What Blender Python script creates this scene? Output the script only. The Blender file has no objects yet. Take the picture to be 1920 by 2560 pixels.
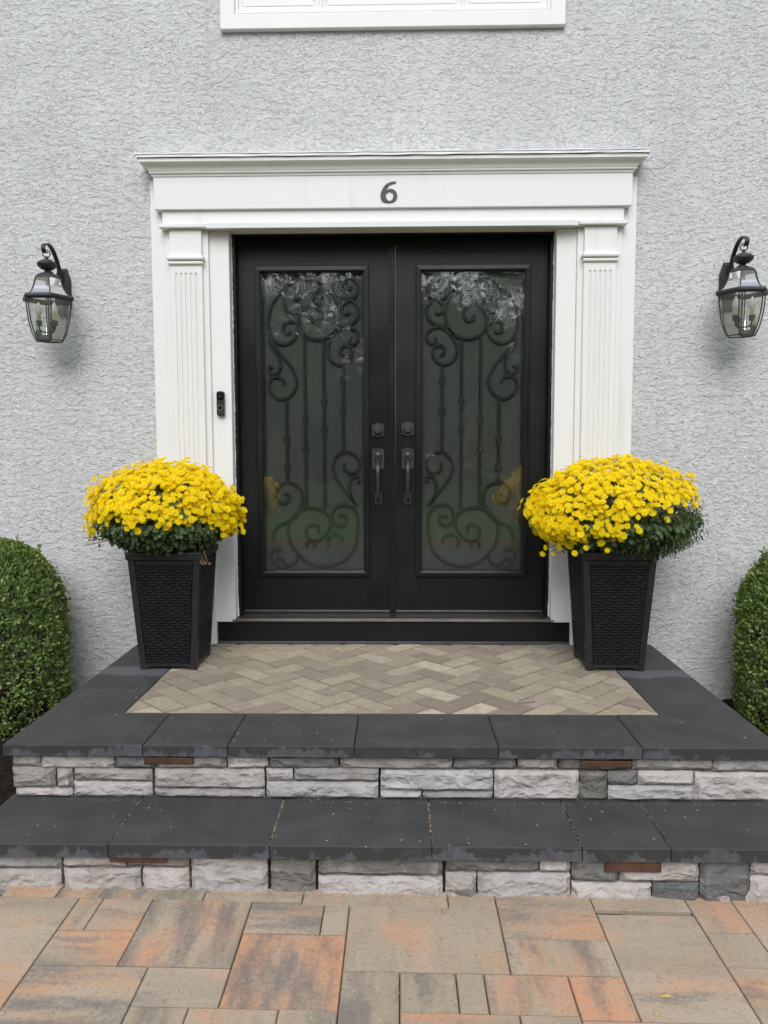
import bpy, bmesh, math, random
import numpy as np
from mathutils import Vector, Matrix
random.seed(7)
rng = np.random.default_rng(11)
R = math.radians
scene = bpy.context.scene
C = scene.collection

# ------------------------------------------------------------------ camera
CAM = (0.0392, -4.0884, 1.4246)
yaw, pit, rol = 0.0207, -0.0826, -0.0026
fwd = Vector((-math.sin(yaw) * math.cos(pit), math.cos(yaw) * math.cos(pit), math.sin(pit)))
r0 = Vector((math.cos(yaw), math.sin(yaw), 0)); u0 = r0.cross(fwd)
rt = r0 * math.cos(rol) + u0 * math.sin(rol); upv = u0 * math.cos(rol) - r0 * math.sin(rol)
cd = bpy.data.cameras.new('camera'); cam = bpy.data.objects.new('camera', cd); C.objects.link(cam)
cam.matrix_world = Matrix(((rt.x, upv.x, -fwd.x, CAM[0]), (rt.y, upv.y, -fwd.y, CAM[1]), (rt.z, upv.z, -fwd.z, CAM[2]), (0, 0, 0, 1)))
cd.sensor_fit = 'VERTICAL'; cd.sensor_height = 36.0; cd.lens = 36.0 * 1924 / 2560
cd.clip_start = 0.05; cd.clip_end = 600
scene.camera = cam

# ------------------------------------------------------------------ world and sun (overcast)
SUN_EL, SUN_AZ = R(42), R(182)          # azimuth measured from +Y clockwise: behind the camera, a little left
world = bpy.data.worlds.new('World'); scene.world = world; world.use_nodes = True
wt = world.node_tree; wt.nodes.clear()
sky = wt.nodes.new('ShaderNodeTexSky'); sky.sky_type = 'NISHITA'; sky.sun_disc = False
sky.sun_elevation = SUN_EL; sky.sun_rotation = SUN_AZ; sky.air_density = 1.0; sky.dust_density = 1.5; sky.ozone_density = 1.0
hs = wt.nodes.new('ShaderNodeHueSaturation'); hs.inputs['Saturation'].default_value = 0.38
bg = wt.nodes.new('ShaderNodeBackground'); bg.inputs['Strength'].default_value = 0.14
wo = wt.nodes.new('ShaderNodeOutputWorld')
wt.links.new(sky.outputs[0], hs.inputs['Color']); wt.links.new(hs.outputs[0], bg.inputs['Color']); wt.links.new(bg.outputs[0], wo.inputs['Surface'])
sd = bpy.data.lights.new('sun', 'SUN'); sd.energy = 1.3; sd.angle = R(42); sd.color = (1.0, 0.992, 0.98)
sun = bpy.data.objects.new('sun', sd); C.objects.link(sun)
sdir = Vector((math.sin(SUN_AZ) * math.cos(SUN_EL), math.cos(SUN_AZ) * math.cos(SUN_EL), math.sin(SUN_EL)))
sun.rotation_euler = sdir.to_track_quat('Z', 'Y').to_euler(); sun.location = sdir * 30
scene.view_settings.view_transform = 'Standard'; scene.view_settings.look = 'None'
scene.view_settings.gamma = 1.0; scene.view_settings.exposure = 0.43
try: scene.view_settings.use_curve_mapping = False
except Exception: pass
scene.cycles.max_bounces = 8; scene.cycles.transparent_max_bounces = 12

# ------------------------------------------------------------------ helpers
WLOC = {}
class MB:
    """collects vertices and faces; build() links them as ONE mesh object"""
    def __init__(s): s.v = []; s.f = []; s.m = []
    def add(s, v, f, mi=0):
        n = len(s.v); s.v.extend([tuple(p) for p in v]); s.f.extend([tuple(i + n for i in q) for q in f]); s.m.extend([mi] * len(f)); return s
    def box(s, x0, x1, y0, y1, z0, z1, mi=0):
        return s.add([(x0,y0,z0),(x1,y0,z0),(x1,y1,z0),(x0,y1,z0),(x0,y0,z1),(x1,y0,z1),(x1,y1,z1),(x0,y1,z1)],
                     [(0,3,2,1),(4,5,6,7),(0,1,5,4),(1,2,6,5),(2,3,7,6),(3,0,4,7)], mi)
    def loft(s, rings, closed=True, cap=True, mi=0):
        n = len(rings[0]); v = [p for r in rings for p in r]; f = []
        for i in range(len(rings) - 1):
            for j in range(n if closed else n - 1):
                k = (j + 1) % n
                f.append((i*n+j, i*n+k, (i+1)*n+k, (i+1)*n+j))
        if cap and closed:
            f.append(tuple(reversed(range(n)))); f.append(tuple((len(rings)-1)*n + j for j in range(n)))
        return s.add(v, f, mi)
    def prism(s, poly, y0, y1, mi=0):      # poly in (x,z), counter-clockwise seen from -Y; y0 front, y1 back
        n = len(poly)
        return s.add([(x, y0, z) for x, z in poly] + [(x, y1, z) for x, z in poly],
                     [tuple(range(n)), tuple(reversed(range(n, 2*n)))] + [(i, i+n, (i+1) % n + n, (i+1) % n) for i in range(n)], mi)
    def lathe(s, prof, c=(0,0,0), n=16, mi=0, a0=0.0):   # prof [(r,z)]
        rings = [[(c[0] + r*math.cos(a0 + 2*math.pi*j/n), c[1] + r*math.sin(a0 + 2*math.pi*j/n), c[2] + z) for j in range(n)] for r, z in prof]
        return s.loft(rings, True, True, mi)
    def tube(s, pts, rad, n=8, mi=0, closed=False):
        P = [Vector(p) for p in pts]; m = len(P); rings = []
        prev = None
        for i, p in enumerate(P):
            t = (P[(i+1) % m] - P[i-1]) if closed else (P[min(i+1, m-1)] - P[max(i-1, 0)])
            t.normalize()
            if prev is None:
                a = Vector((0,0,1)) if abs(t.z) < 0.9 else Vector((1,0,0)); nx = t.cross(a).normalized()
            else:
                nx = (prev - t * prev.dot(t)).normalized()
            prev = nx; ny = t.cross(nx)
            r = rad[i] if isinstance(rad, (list, tuple)) else rad
            rings.append([tuple(p + nx*(r*math.cos(2*math.pi*j/n)) + ny*(r*math.sin(2*math.pi*j/n))) for j in range(n)])
        if closed: rings.append(rings[0]); return s.loft(rings, True, False, mi)
        return s.loft(rings, True, True, mi)
    def ribbon(s, pts, w, y0, y1, mi=0, taper=False):     # flat bar following pts (x,z), w wide, between y0 and y1
        P = [Vector((p[0], p[1])) for p in pts]; m = len(P); rings = []
        for i in range(m):
            t = (P[min(i+1, m-1)] - P[max(i-1, 0)]).normalized(); nrm = Vector((-t.y, t.x))
            h = w / 2
            a = P[i] + nrm*h; b = P[i] - nrm*h; e = 0.0022
            a2 = P[i] + nrm*(h-e); b2 = P[i] - nrm*(h-e)
            rings.append([(a.x,y1,a.y),(a.x,y0+e,a.y),(a2.x,y0,a2.y),(b2.x,y0,b2.y),(b.x,y0+e,b.y),(b.x,y1,b.y)])
        return s.loft(rings, True, True, mi)
    def frame(s, x0, x1, z0, z1, prof, sides='lrtb', mi=0):  # mitred frame; prof [(inset, y)]
        for k in sides:
            rings = []
            for d, y in prof:
                a, b, c_, e = (x0+d, y, z0+d), (x1-d, y, z0+d), (x1-d, y, z1-d), (x0+d, y, z1-d)
                rings.append({'b': (a, b), 'r': (b, c_), 't': (c_, e), 'l': (e, a)}[k])
            v = [p for r in rings for p in r]
            s.add(v, [(2*i, 2*i+1, 2*i+3, 2*i+2) for i in range(len(prof)-1)], mi)
        return s
    def build(s, name, mat, parent=None, origin=None, smooth=False, bevel=0, seg=1, kind=None, label=None, auto=None):
        V = np.array(s.v, dtype=float)
        if origin is None:
            lo, hi = V.min(0), V.max(0); origin = ((lo[0]+hi[0])/2, (lo[1]+hi[1])/2, lo[2])
        V = V - np.array(origin)
        me = bpy.data.meshes.new(name); me.from_pydata(V.tolist(), [], s.f)
        for mt in (mat if isinstance(mat, (list, tuple)) else [mat]): me.materials.append(mt)
        if any(s.m): me.polygons.foreach_set('material_index', s.m)
        bm = bmesh.new(); bm.from_mesh(me); bmesh.ops.recalc_face_normals(bm, faces=bm.faces); bm.to_mesh(me); bm.free()
        if smooth: me.polygons.foreach_set('use_smooth', [True] * len(me.polygons))
        me.update()
        o = bpy.data.objects.new(name, me); C.objects.link(o)
        place(o, origin, parent)
        if bevel:
            b = o.modifiers.new('bevel', 'BEVEL'); b.width = bevel; b.segments = seg; b.limit_method = 'ANGLE'; b.angle_limit = R(40)
        if auto is not None: me.set_sharp_from_angle(angle=R(auto))
        if kind: o['kind'] = kind
        if label: o['label'] = label
        return o
def place(o, loc, parent=None):
    WLOC[o] = Vector(loc)
    if parent is not None:
        o.parent = parent; o.location = Vector(loc) - WLOC[parent]
    else: o.location = loc
    return o
def thing(name, loc, label, cat, group=None):
    o = bpy.data.objects.new(name, None); C.objects.link(o); o.empty_display_size = 0.1
    place(o, loc); o['label'] = label; o['category'] = cat
    if group: o['group'] = group
    return o
def tag(o, label=None, cat=None, group=None, kind=None):
    if label: o['label'] = label
    if cat: o['category'] = cat
    if group: o['group'] = group
    if kind: o['kind'] = kind
    return o
def part_empty(name, loc, parent):
    o = bpy.data.objects.new(name, None); C.objects.link(o); o.empty_display_size = 0.05
    return place(o, loc, parent)
def spline(pts, k=6):
    P = [Vector(p) for p in pts]; out = []
    for i in range(len(P)-1):
        a = P[i-1] if i else P[0]*2 - P[1]; b, c_ = P[i], P[i+1]; d = P[i+2] if i+2 < len(P) else P[-1]*2 - P[-2]
        for j in range(k):
            t = j / k
            out.append(0.5*((2*b) + (c_-a)*t + (2*a-5*b+4*c_-d)*t*t + (3*b-a-3*c_+d)*t**3))
    out.append(P[-1]); return [tuple(p) for p in out]

# ------------------------------------------------------------------ materials
class NT:
    def __init__(s, name):
        s.mat = bpy.data.materials.new(name); s.mat.use_nodes = True; s.t = s.mat.node_tree; s.t.nodes.clear()
        s.out = s.t.nodes.new('ShaderNodeOutputMaterial'); s.p = s.t.nodes.new('ShaderNodeBsdfPrincipled')
        s.t.links.new(s.p.outputs[0], s.out.inputs['Surface'])
    def n(s, typ, **kw):
        nd = s.t.nodes.new('ShaderNode' + typ)
        for k, v in kw.items():
            if k.startswith('_'): setattr(nd, k[1:], v)
            else: s.put(nd, k.replace('__', ' '), v)
        return nd
    def put(s, nd, k, v):
        i = nd.inputs[int(k[1:])] if (k[0] == 'i' and k[1:].isdigit()) else nd.inputs[k]
        if hasattr(v, 'is_output') or isinstance(v, bpy.types.NodeSocket): s.t.links.new(v, i)
        elif isinstance(v, bpy.types.Node): s.t.links.new(v.outputs[0], i)
        else: i.default_value = v if not (isinstance(v, tuple) and len(v) == 3 and i.type == 'RGBA') else (*v, 1)
    def math(s, op, a, b=None, c=None, clamp=False):
        nd = s.t.nodes.new('ShaderNodeMath'); nd.operation = op; nd.use_clamp = clamp
        for i, x in enumerate((a, b, c)):
            if x is not None: s.put(nd, 'i%d' % i, x)
        return nd.outputs[0]
    def vmath(s, op, a, b=None):
        nd = s.t.nodes.new('ShaderNodeVectorMath'); nd.operation = op
        s.put(nd, 'i0', a)
        if b is not None: s.put(nd, 'i1', b)
        return nd.outputs[0]
    def mix(s, fac, a, b, bt='MIX'):
        nd = s.t.nodes.new('ShaderNodeMix'); nd.data_type = 'RGBA'; nd.blend_type = bt
        s.put(nd, 'i0', fac); s.put(nd, 'i6', a); s.put(nd, 'i7', b); return nd.outputs[2]
    def step(s, x, lo, hi, a=0.0, b=1.0):
        nd = s.t.nodes.new('ShaderNodeMapRange'); nd.interpolation_type = 'SMOOTHSTEP'
        for i, q in enumerate((x, lo, hi, a, b)): s.put(nd, 'i%d' % i, q)
        return nd.outputs[0]
    def coord(s, scale=(1,1,1), rnd=True, kind='Object'):
        tc = s.t.nodes.new('ShaderNodeTexCoord'); v = tc.outputs[kind]
        if rnd:
            oi = s.t.nodes.new('ShaderNodeObjectInfo')
            v = s.vmath('ADD', v, s.vmath('MULTIPLY', s.comb(oi.outputs['Random'], s.math('MULTIPLY', oi.outputs['Random'], 1.7), s.math('MULTIPLY', oi.outputs['Random'], 2.3)), (37.0, 41.0, 53.0)))
        return s.vmath('MULTIPLY', v, scale)
    def comb(s, x, y, z):
        nd = s.t.nodes.new('ShaderNodeCombineXYZ'); s.put(nd,'i0',x); s.put(nd,'i1',y); s.put(nd,'i2',z); return nd.outputs[0]
    def noise(s, vec, scale, detail=4, rough=0.55, dist=0.0, out=0):
        nd = s.n('TexNoise', Vector=vec, Scale=scale, Detail=detail, Roughness=rough, Distortion=dist); return nd.outputs[out]
    def voro(s, vec, scale, feat='F1', out='Distance', rnd=1.0):
        nd = s.n('TexVoronoi', Vector=vec, Scale=scale, Randomness=rnd, _feature=feat); return nd.outputs[out]
    def bump(s, h, dist=0.002, strength=1.0, nrm=None):
        nd = s.n('Bump', Height=h, Distance=dist, Strength=strength)
        if nrm is not None: s.put(nd, 'Normal', nrm)
        return nd.outputs[0]
    def set(s, **kw):
        for k, v in kw.items(): s.put(s.p, k.replace('_', ' '), v)
        return s
def plain(name, col, rough=0.5, metal=0.0, spec=0.5, var=0.12, vscale=6.0, bump=0.0, bscale=120.0, stretch=(1,1,1)):
    m = NT(name); co = m.coord(stretch)
    nz = m.noise(co, vscale, 5)
    c2 = tuple(max(0, c*(1-var*1.6)) for c in col); c1 = tuple(min(1, c*(1+var)) for c in col)
    m.set(Base_Color=m.mix(m.step(nz, .3, .7), c2, c1), Roughness=m.step(m.noise(co, vscale*2.3, 3), .2, .8, max(0, rough-.07), min(1, rough+.07)), Metallic=metal)
    m.put(m.p, 'Specular IOR Level', spec)
    if bump: m.set(Normal=m.bump(m.noise(co, bscale, 4), bump))
    return m.mat

def m_stucco():
    m = NT('stucco'); co = m.coord(rnd=False); sp = m.n('SeparateXYZ', i0=co)
    z = sp.outputs[2]; x = sp.outputs[0]
    # torn trowel lips: saw-tooth terraces, gentle above and steep below, broken up into short ragged dashes
    def lips(freq, nsc, namp, tilt, msc, lo, hi, off):
        q = m.vmath('ADD', co, off)
        ph = m.math('ADD', m.math('ADD', m.math('MULTIPLY', z, freq), m.math('MULTIPLY', x, tilt)), m.math('MULTIPLY', m.noise(q, nsc, 6, .62, .3), namp))
        saw = m.math('SUBTRACT', 1.0, m.math('FRACT', ph))
        mask = m.step(m.noise(m.vmath('MULTIPLY', q, (.75, 1, 1.25)), msc, 4, .6), lo, hi)
        return m.math('MULTIPLY', saw, mask)
    big = m.noise(co, 2.1, 3)
    h = lips(25.0, 10.0, 4.6, 1.5, 27.0, .47, .57, (0, 0, 0))
    h = m.math('ADD', h, m.math('MULTIPLY', lips(44.0, 17.0, 5.0, -3.0, 42.0, .48, .56, (5.2, 1.3, 8.8)), .75))
    h = m.math('ADD', h, m.math('MULTIPLY', m.math('MULTIPLY', lips(70.0, 26.0, 5.2, 4.0, 60.0, .48, .56, (2.2, 7.3, 1.8)), .45), m.step(big, .35, .6)))
    h = m.math('ADD', h, m.math('MULTIPLY', m.noise(co, 230.0, 3), .06))
    h = m.math('ADD', h, m.math('MULTIPLY', m.noise(co, 9.0, 3), .55))
    col = m.mix(m.step(m.noise(co, 1.1, 4), .3, .7), (.600, .606, .614), (.642, .648, .654))
    col = m.mix(m.math('MULTIPLY', m.step(m.noise(m.vmath('MULTIPLY', co, (6, 6, .5)), 1.0, 4), .50, .75), .16), col, (.46, .46, .43))
    grime = m.math('MULTIPLY', m.step(z, .85, .05), m.step(m.noise(co, 3.5, 5, .65), .42, .68))
    col = m.mix(m.math('MULTIPLY', grime, .30), col, (.38, .375, .35))
    m.set(Base_Color=col, Roughness=.86, Normal=m.bump(h, .0048, 1.0)); m.put(m.p, 'Specular IOR Level', .25)
    return m.mat
def m_trim(name='white_paint', col=(.80, .803, .792), dirt=.22):
    m = NT(name); co = m.coord(); cw = m.coord(rnd=False, kind='Object')
    g = m.noise(m.vmath('MULTIPLY', co, (1.2, 1.2, 60)), 6.0, 4)
    d = m.step(m.noise(m.vmath('MULTIPLY', co, (14, 14, 1.0)), 1.0, 5), .55, .8)
    sp = m.math('MULTIPLY', m.step(m.voro(co, 9.0), .035, .02), m.step(m.noise(co, 3.0, 2), .52, .6))
    c = m.mix(m.math('MULTIPLY', d, dirt), col, (.46, .45, .38))
    c = m.mix(m.math('MULTIPLY', m.step(m.noise(co, 2.2, 4), .35, .75), .06), c, (.66, .65, .60))
    c = m.mix(m.math('MULTIPLY', sp, .45), c, (.16, .15, .13))
    m.set(Base_Color=c, Roughness=.48, Normal=m.bump(m.math('ADD', g, m.math('MULTIPLY', m.noise(co, 90, 3), .6)), .0009, .6))
    return m.mat
def m_door():
    m = NT('black_door_paint'); co = m.coord()
    g = m.noise(m.vmath('MULTIPLY', co, (70, 70, 2.2)), 1.6, 5, .6)
    mott = m.noise(co, 3.0, 4)
    m.put(m.p, 'Specular IOR Level', .34)
    m.set(Base_Color=m.mix(m.step(mott, .3, .7), (.0062, .0070, .0080), (.0095, .0106, .0118)), Roughness=m.step(mott, .3, .7, .30, .40), Normal=m.bump(m.math('ADD', g, m.math('MULTIPLY', m.noise(co, 60, 2), .3)), .0010, .55))
    return m.mat
def m_rail():
    m = NT('black_door_rail_paint'); co = m.coord()
    g = m.noise(m.vmath('MULTIPLY', co, (2.2, 70, 70)), 1.6, 5, .6)
    m.put(m.p, 'Specular IOR Level', .34)
    m.set(Base_Color=(.0078, .0086, .0096), Roughness=.36, Normal=m.bump(g, .0012, .6)); return m.mat
def m_glass(name, wav=0.0, tint=(.93, .95, .94), k=2.5, film=0.0):
    m = NT(name); t = m.t; t.nodes.remove(m.p)
    tr = m.n('BsdfTransparent', Color=tint); gl = m.n('BsdfGlossy', Roughness=.015, Color=(1, 1, 1))
    fr = m.n('Fresnel', IOR=1.52); fac = m.math('MULTIPLY', fr.outputs[0], k, clamp=True)
    if wav:
        co = m.coord()
        nb = m.bump(m.noise(m.vmath('MULTIPLY', co, (1.0, 1.0, .55)), 16.0, 3, .55, .6), wav)
        m.put(gl, 'Normal', nb)
    mx = m.n('MixShader', i0=fac, i1=tr, i2=gl)
    if film:
        df = m.n('BsdfDiffuse', Color=(.55, .57, .50)); tl = m.n('BsdfTranslucent', Color=(.55, .57, .50)); d2 = m.n('MixShader', i0=.5, i1=df.outputs[0], i2=tl.outputs[0])
        mx = m.n('MixShader', i0=film, i1=mx.outputs[0], i2=d2.outputs[0])
    t.links.new(mx.outputs[0], m.out.inputs['Surface']); return m.mat
def m_frost():
    m = NT('frosted_back_glass'); co = m.coord()
    g = m.noise(co, 160, 3); mo = m.noise(m.vmath('MULTIPLY', co, (1, 1, .5)), 5.0, 4)
    fib = m.noise(m.vmath('MULTIPLY', co, (140, 140, 22)), 1.0, 3)
    c = m.mix(m.step(mo, .3, .7), (.132, .140, .128), (.172, .178, .164)); c = m.mix(m.math('MULTIPLY', m.step(fib, .45, .75), .35), c, (.20, .204, .19))
    m.set(Base_Color=c, Roughness=.55, Normal=m.bump(g, .0012, .7)); return m.mat
def m_coping():
    m = NT('charcoal_coping'); co = m.coord(); gw = m.n('NewGeometry'); tc = m.n('TexCoord'); oi = m.n('ObjectInfo')
    sx = m.n('SeparateXYZ', i0=gw.outputs['Normal']); wp = m.n('SeparateXYZ', i0=gw.outputs['Position'])
    fine = m.noise(co, 170, 4, .7); mid = m.noise(co, 7, 5)
    c = m.mix(m.step(mid, .3, .72), (.046, .045, .046), (.064, .062, .062))
    c = m.mix(m.math('MULTIPLY', m.step(fine, .5, .8), .35), c, (.085, .085, .085))
    c = m.mix(m.math('MULTIPLY', m.step(m.noise(m.vmath('MULTIPLY', co, (1, 1.6, 1)), 2.6, 5, .6, .4), .45, .75), .35), c, (.098, .095, .092))
    c = m.mix(m.math('MULTIPLY', m.step(m.noise(co, 60, 4, .7), .60, .75), .35), c, (.028, .028, .028))
    # pale dry bloom left on the sawn front faces by weather: ragged patches
    oz = m.n('SeparateXYZ', i0=tc.outputs['Object'])
    n1 = m.math('ADD', m.math('MULTIPLY', m.noise(m.vmath('MULTIPLY', co, (1.0, 1.0, .35)), 9.0, 6, .66, .3), 1.0), m.math('MULTIPLY', m.noise(co, 38.0, 4, .65), .22))
    lev = m.n('SeparateColor', i0=oi.outputs['Color'])
    th = m.math('ADD', m.math('SUBTRACT', .755, m.math('MULTIPLY', lev.outputs[0], .32)), m.math('MULTIPLY', oz.outputs[2], 4.5))
    pt = m.step(n1, m.math('SUBTRACT', th, .015), m.math('ADD', th, .03))
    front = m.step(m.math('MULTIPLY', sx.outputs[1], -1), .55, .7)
    bl = m.mix(m.step(m.noise(co, 30, 4), .35, .7), (.066, .071, .080), (.096, .101, .110))
    wet_shade = m.step(m.noise(co, 9.0, 4, .6), .30, .42)
    c = m.mix(m.math('MULTIPLY', m.math('MULTIPLY', front, wet_shade), .85), c, (.030, .030, .031))  # front faces coloured darker than tops: shade painted in along with damp stain
    c = m.mix(m.math('MULTIPLY', m.math('MULTIPLY', pt, front), .92), c, bl)
    # dry patch behind the pots (blue channel): shaped edge
    edge = m.math('ADD', wp.outputs[1], m.math('MULTIPLY', m.math('SUBTRACT', m.noise(co, 5.5, 4, .55), .5), .16))
    dry = m.math('MULTIPLY', m.math('MULTIPLY', m.step(edge, -.606, -.592), lev.outputs[2]), m.step(sx.outputs[2], .5, .7))
    c = m.mix(m.math('MULTIPLY', dry, .75), c, (.125, .130, .142))
    # grit and crumbs
    vs = m.n('TexVoronoi', Vector=co, Scale=17.0, _voronoi_dimensions='2D'); vc = m.n('SeparateColor', i0=vs.outputs['Color']); keep = m.math('MULTIPLY', m.step(vc.outputs[0], .80, .81), m.step(sx.outputs[2], .6, .8))
    rad = m.math('ADD', .03, m.math('MULTIPLY', vc.outputs[1], .05)); dots = m.math('MULTIPLY', m.step(vs.outputs['Distance'], rad, m.math('MULTIPLY', rad, .6)), keep)
    c = m.mix(m.math('MULTIPLY', dots, .8), c, (.42, .41, .38))
    m.set(Base_Color=c, Roughness=m.step(mid, .3, .7, .62, .78), Normal=m.bump(m.math('ADD', fine, m.math('MULTIPLY', m.noise(co, 40, 3), .7)), .0016, .8)); return m.mat
def m_brick():
    m = NT('porch_paver'); co = m.coord(); oi = m.n('ObjectInfo'); r = oi.outputs['Random']
    base = m.n('ValToRGB', Fac=r); cr = base.color_ramp
    cols = [(.0, (0.270, 0.218, 0.168)), (.16, (0.348, 0.288, 0.227)), (.30, (0.412, 0.370, 0.265)), (.44, (0.305, 0.250, 0.198)), (.58, (0.469, 0.424, 0.297)), (.70, (0.369, 0.307, 0.242)), (.80, (0.554, 0.496, 0.388)), (.90, (0.433, 0.388, 0.278)), (1.0, (0.291, 0.239, 0.188))]
    cr.elements[0].position = 0; cr.elements[0].color = (*cols[0][1], 1); cr.elements[1].position = 1; cr.elements[1].color = (*cols[-1][1], 1)
    for p, c in cols[1:-1]: e = cr.elements.new(p); e.color = (*c, 1)
    c = m.mix(m.math('MULTIPLY', m.step(m.noise(co, 24, 5, .72), .40, .72), .55), base.outputs[0], (.215, .180, .148))
    c = m.mix(m.math('MULTIPLY', m.math('MULTIPLY', m.step(m.noise(co, 16, 5, .7, .3), .58, .72), m.step(m.math('FRACT', m.math('MULTIPLY', r, 7.0)), .45, .5)), .6), c, (.60, .585, .53))
    fine = m.noise(co, 190, 4, .7)
    c = m.mix(m.math('MULTIPLY', m.step(fine, .5, .8), .2), c, (.36, .33, .28))
    jn = m.n('SeparateXYZ', i0=m.n('NewGeometry').outputs['True Normal'])
    c = m.mix(m.math('MULTIPLY', m.step(jn.outputs[2], .985, .80), .36), c, (.10, .082, .062))
    m.set(Base_Color=c, Roughness=.82, Normal=m.bump(m.math('ADD', fine, m.noise(co, 35, 4)), .0015, .8)); m.put(m.p, 'Specular IOR Level', .3); return m.mat
def m_walk():
    m = NT('walkway_paver'); co = m.coord(); oi = m.n('ObjectInfo'); lev = m.n('SeparateColor', i0=oi.outputs['Color'])
    o_, d_, k_ = lev.outputs
    sA = m.vmath('MULTIPLY', co, (9.0, 2.2, 1)); sB = m.vmath('MULTIPLY', co, (2.0, 9.5, 1))
    vv = m.n('Mix', _data_type='VECTOR'); m.put(vv, 'i0', k_); m.put(vv, 'i4', sA); m.put(vv, 'i5', sB); v = vv.outputs[1]
    vo = m.n('Mix', _data_type='VECTOR'); m.put(vo, 'i0', k_); m.put(vo, 'i4', m.vmath('MULTIPLY', co, (5, 3, 1))); m.put(vo, 'i5', m.vmath('MULTIPLY', co, (2.5, 5.5, 1))); vb = vo.outputs[1]
    fine = m.noise(co, 150, 5, .75); grit = m.math('MULTIPLY', m.math('SUBTRACT', m.noise(co, 70, 5, .75), .5), .42)
    nd = m.math('ADD', m.noise(v, 1.35, 5, .6), grit); no = m.math('ADD', m.noise(m.vmath('ADD', vb, (3.1, 8.2, 0)), 1.05, 5, .58), grit)
    c = m.mix(m.step(m.noise(v, .7, 3), .3, .7), (.420, .338, .248), (.520, .430, .325))
    to = m.math('SUBTRACT', .70, m.math('MULTIPLY', o_, .28)); c = m.mix(m.math('MULTIPLY', m.step(no, m.math('SUBTRACT', to, .17), m.math('ADD', to, .17)), .92), c, (.68, .350, .195))
    td = m.math('SUBTRACT', .70, m.math('MULTIPLY', d_, .28)); c = m.mix(m.math('MULTIPLY', m.step(nd, m.math('SUBTRACT', td, .13), m.math('ADD', td, .15)), .85), c, (.215, .192, .178))
    c = m.mix(m.math('MULTIPLY', m.step(fine, .50, .75), .32), c, (.52, .47, .40))
    c = m.mix(m.math('MULTIPLY', m.step(m.noise(co, 85, 5, .8), .53, .66), .50), c, (.15, .125, .105))
    vs = m.n('TexVoronoi', Vector=co, Scale=16.0, _voronoi_dimensions='2D'); keep = m.step(m.n('SeparateColor', i0=vs.outputs['Color']).outputs[0], .70, .71)
    c = m.mix(m.math('MULTIPLY', m.math('MULTIPLY', m.step(vs.outputs['Distance'], .06, .035), keep), .7), c, (.55, .52, .45))
    jn = m.n('SeparateXYZ', i0=m.n('NewGeometry').outputs['True Normal'])
    c = m.mix(m.math('MULTIPLY', m.step(jn.outputs[2], .985, .80), .25), c, (.10, .082, .062))
    m.set(Base_Color=c, Roughness=.8, Normal=m.bump(m.math('ADD', fine, m.noise(co, 45, 4)), .0022, .9)); m.put(m.p, 'Specular IOR Level', .3); return m.mat
def m_stone():
    m = NT('cut_wall_stone'); co = m.coord(); oi = m.n('ObjectInfo'); base = oi.outputs['Color']
    warp = m.vmath('ADD', co, m.vmath('MULTIPLY', m.vmath('SUBTRACT', m.noise(co, 14, 4, out=1), (.5, .5, .5)), (.07, .07, .07)))
    big = m.noise(co, 9, 6, .62, .4); fine = m.noise(co, 120, 5, .7)
    chip = m.voro(m.vmath('MULTIPLY', warp, (.75, 1, 1.5)), 19.0); chip2 = m.voro(m.vmath('MULTIPLY', warp, (.8, 1, 1.3)), 43.0)
    c = m.mix(m.math('MULTIPLY', m.step(big, .36, .70), .5), base, m.mix(1.0, base, (.66, .63, .61), 'MULTIPLY'))
    c = m.mix(m.math('MULTIPLY', m.step(chip, .62, .95), .30), c, m.mix(.5, base, (.72, .71, .70)))
    c = m.mix(m.math('MULTIPLY', m.step(fine, .55, .8), .22), c, (.52, .51, .50))
    hb = m.math('ADD', m.math('MULTIPLY', chip, 1.0), m.math('ADD', m.math('MULTIPLY', chip2, .35), m.math('ADD', m.math('MULTIPLY', m.noise(co, 30, 5, .6, .5), .7), m.math('MULTIPLY', fine, .12))))
    c = m.mix(m.math('MULTIPLY', m.step(m.noise(m.vmath('ADD', co, (9.1, 2.2, 4.0)), 5.0, 5, .65), .50, .66), .45), c, m.mix(.55, base, (.20, .19, .175)))
    c = m.mix(m.math('MULTIPLY', m.step(m.noise(co, 55, 4, .7), .62, .74), .5), c, (.70, .69, .67))
    m.set(Base_Color=c, Roughness=.85, Normal=m.bump(hb, .0120, 1.0)); m.put(m.p, 'Specular IOR Level', .3); return m.mat
def m_leaf(name, ca, cb, trans=.25, rough=.45, sick=None):
    m = NT(name); g = m.n('NewGeometry'); r = g.outputs['Random Per Island']
    c = m.mix(r, ca, cb)
    if sick: c = m.mix(m.step(m.math('FRACT', m.math('MULTIPLY', r, 17.3)), .980, .983), c, sick)
    m.set(Base_Color=c, Roughness=rough)
    tl = m.n('BsdfTranslucent', Color=m.mix(.5, c, (.20, .26, .04)))
    mx = m.n('MixShader', i0=trans, i1=m.p.outputs[0], i2=tl); m.t.links.new(mx.outputs[0], m.out.inputs['Surface']); return m.mat
def m_petal():
    m = NT('yellow_petals'); g = m.n('NewGeometry'); r = g.outputs['Random Per Island']; oi = m.n('ObjectInfo')
    c = m.mix(m.math('FRACT', m.math('ADD', r, oi.outputs['Random'])), (.95, .70, .003), (.98, .84, .008))
    m.set(Base_Color=c, Roughness=.6); m.put(m.p, 'Specular IOR Level', .2)
    tl = m.n('BsdfTranslucent', Color=(.97, .76, .01)); mx = m.n('MixShader', i0=.36, i1=m.p.outputs[0], i2=tl); m.t.links.new(mx.outputs[0], m.out.inputs['Surface']); return m.mat
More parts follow.
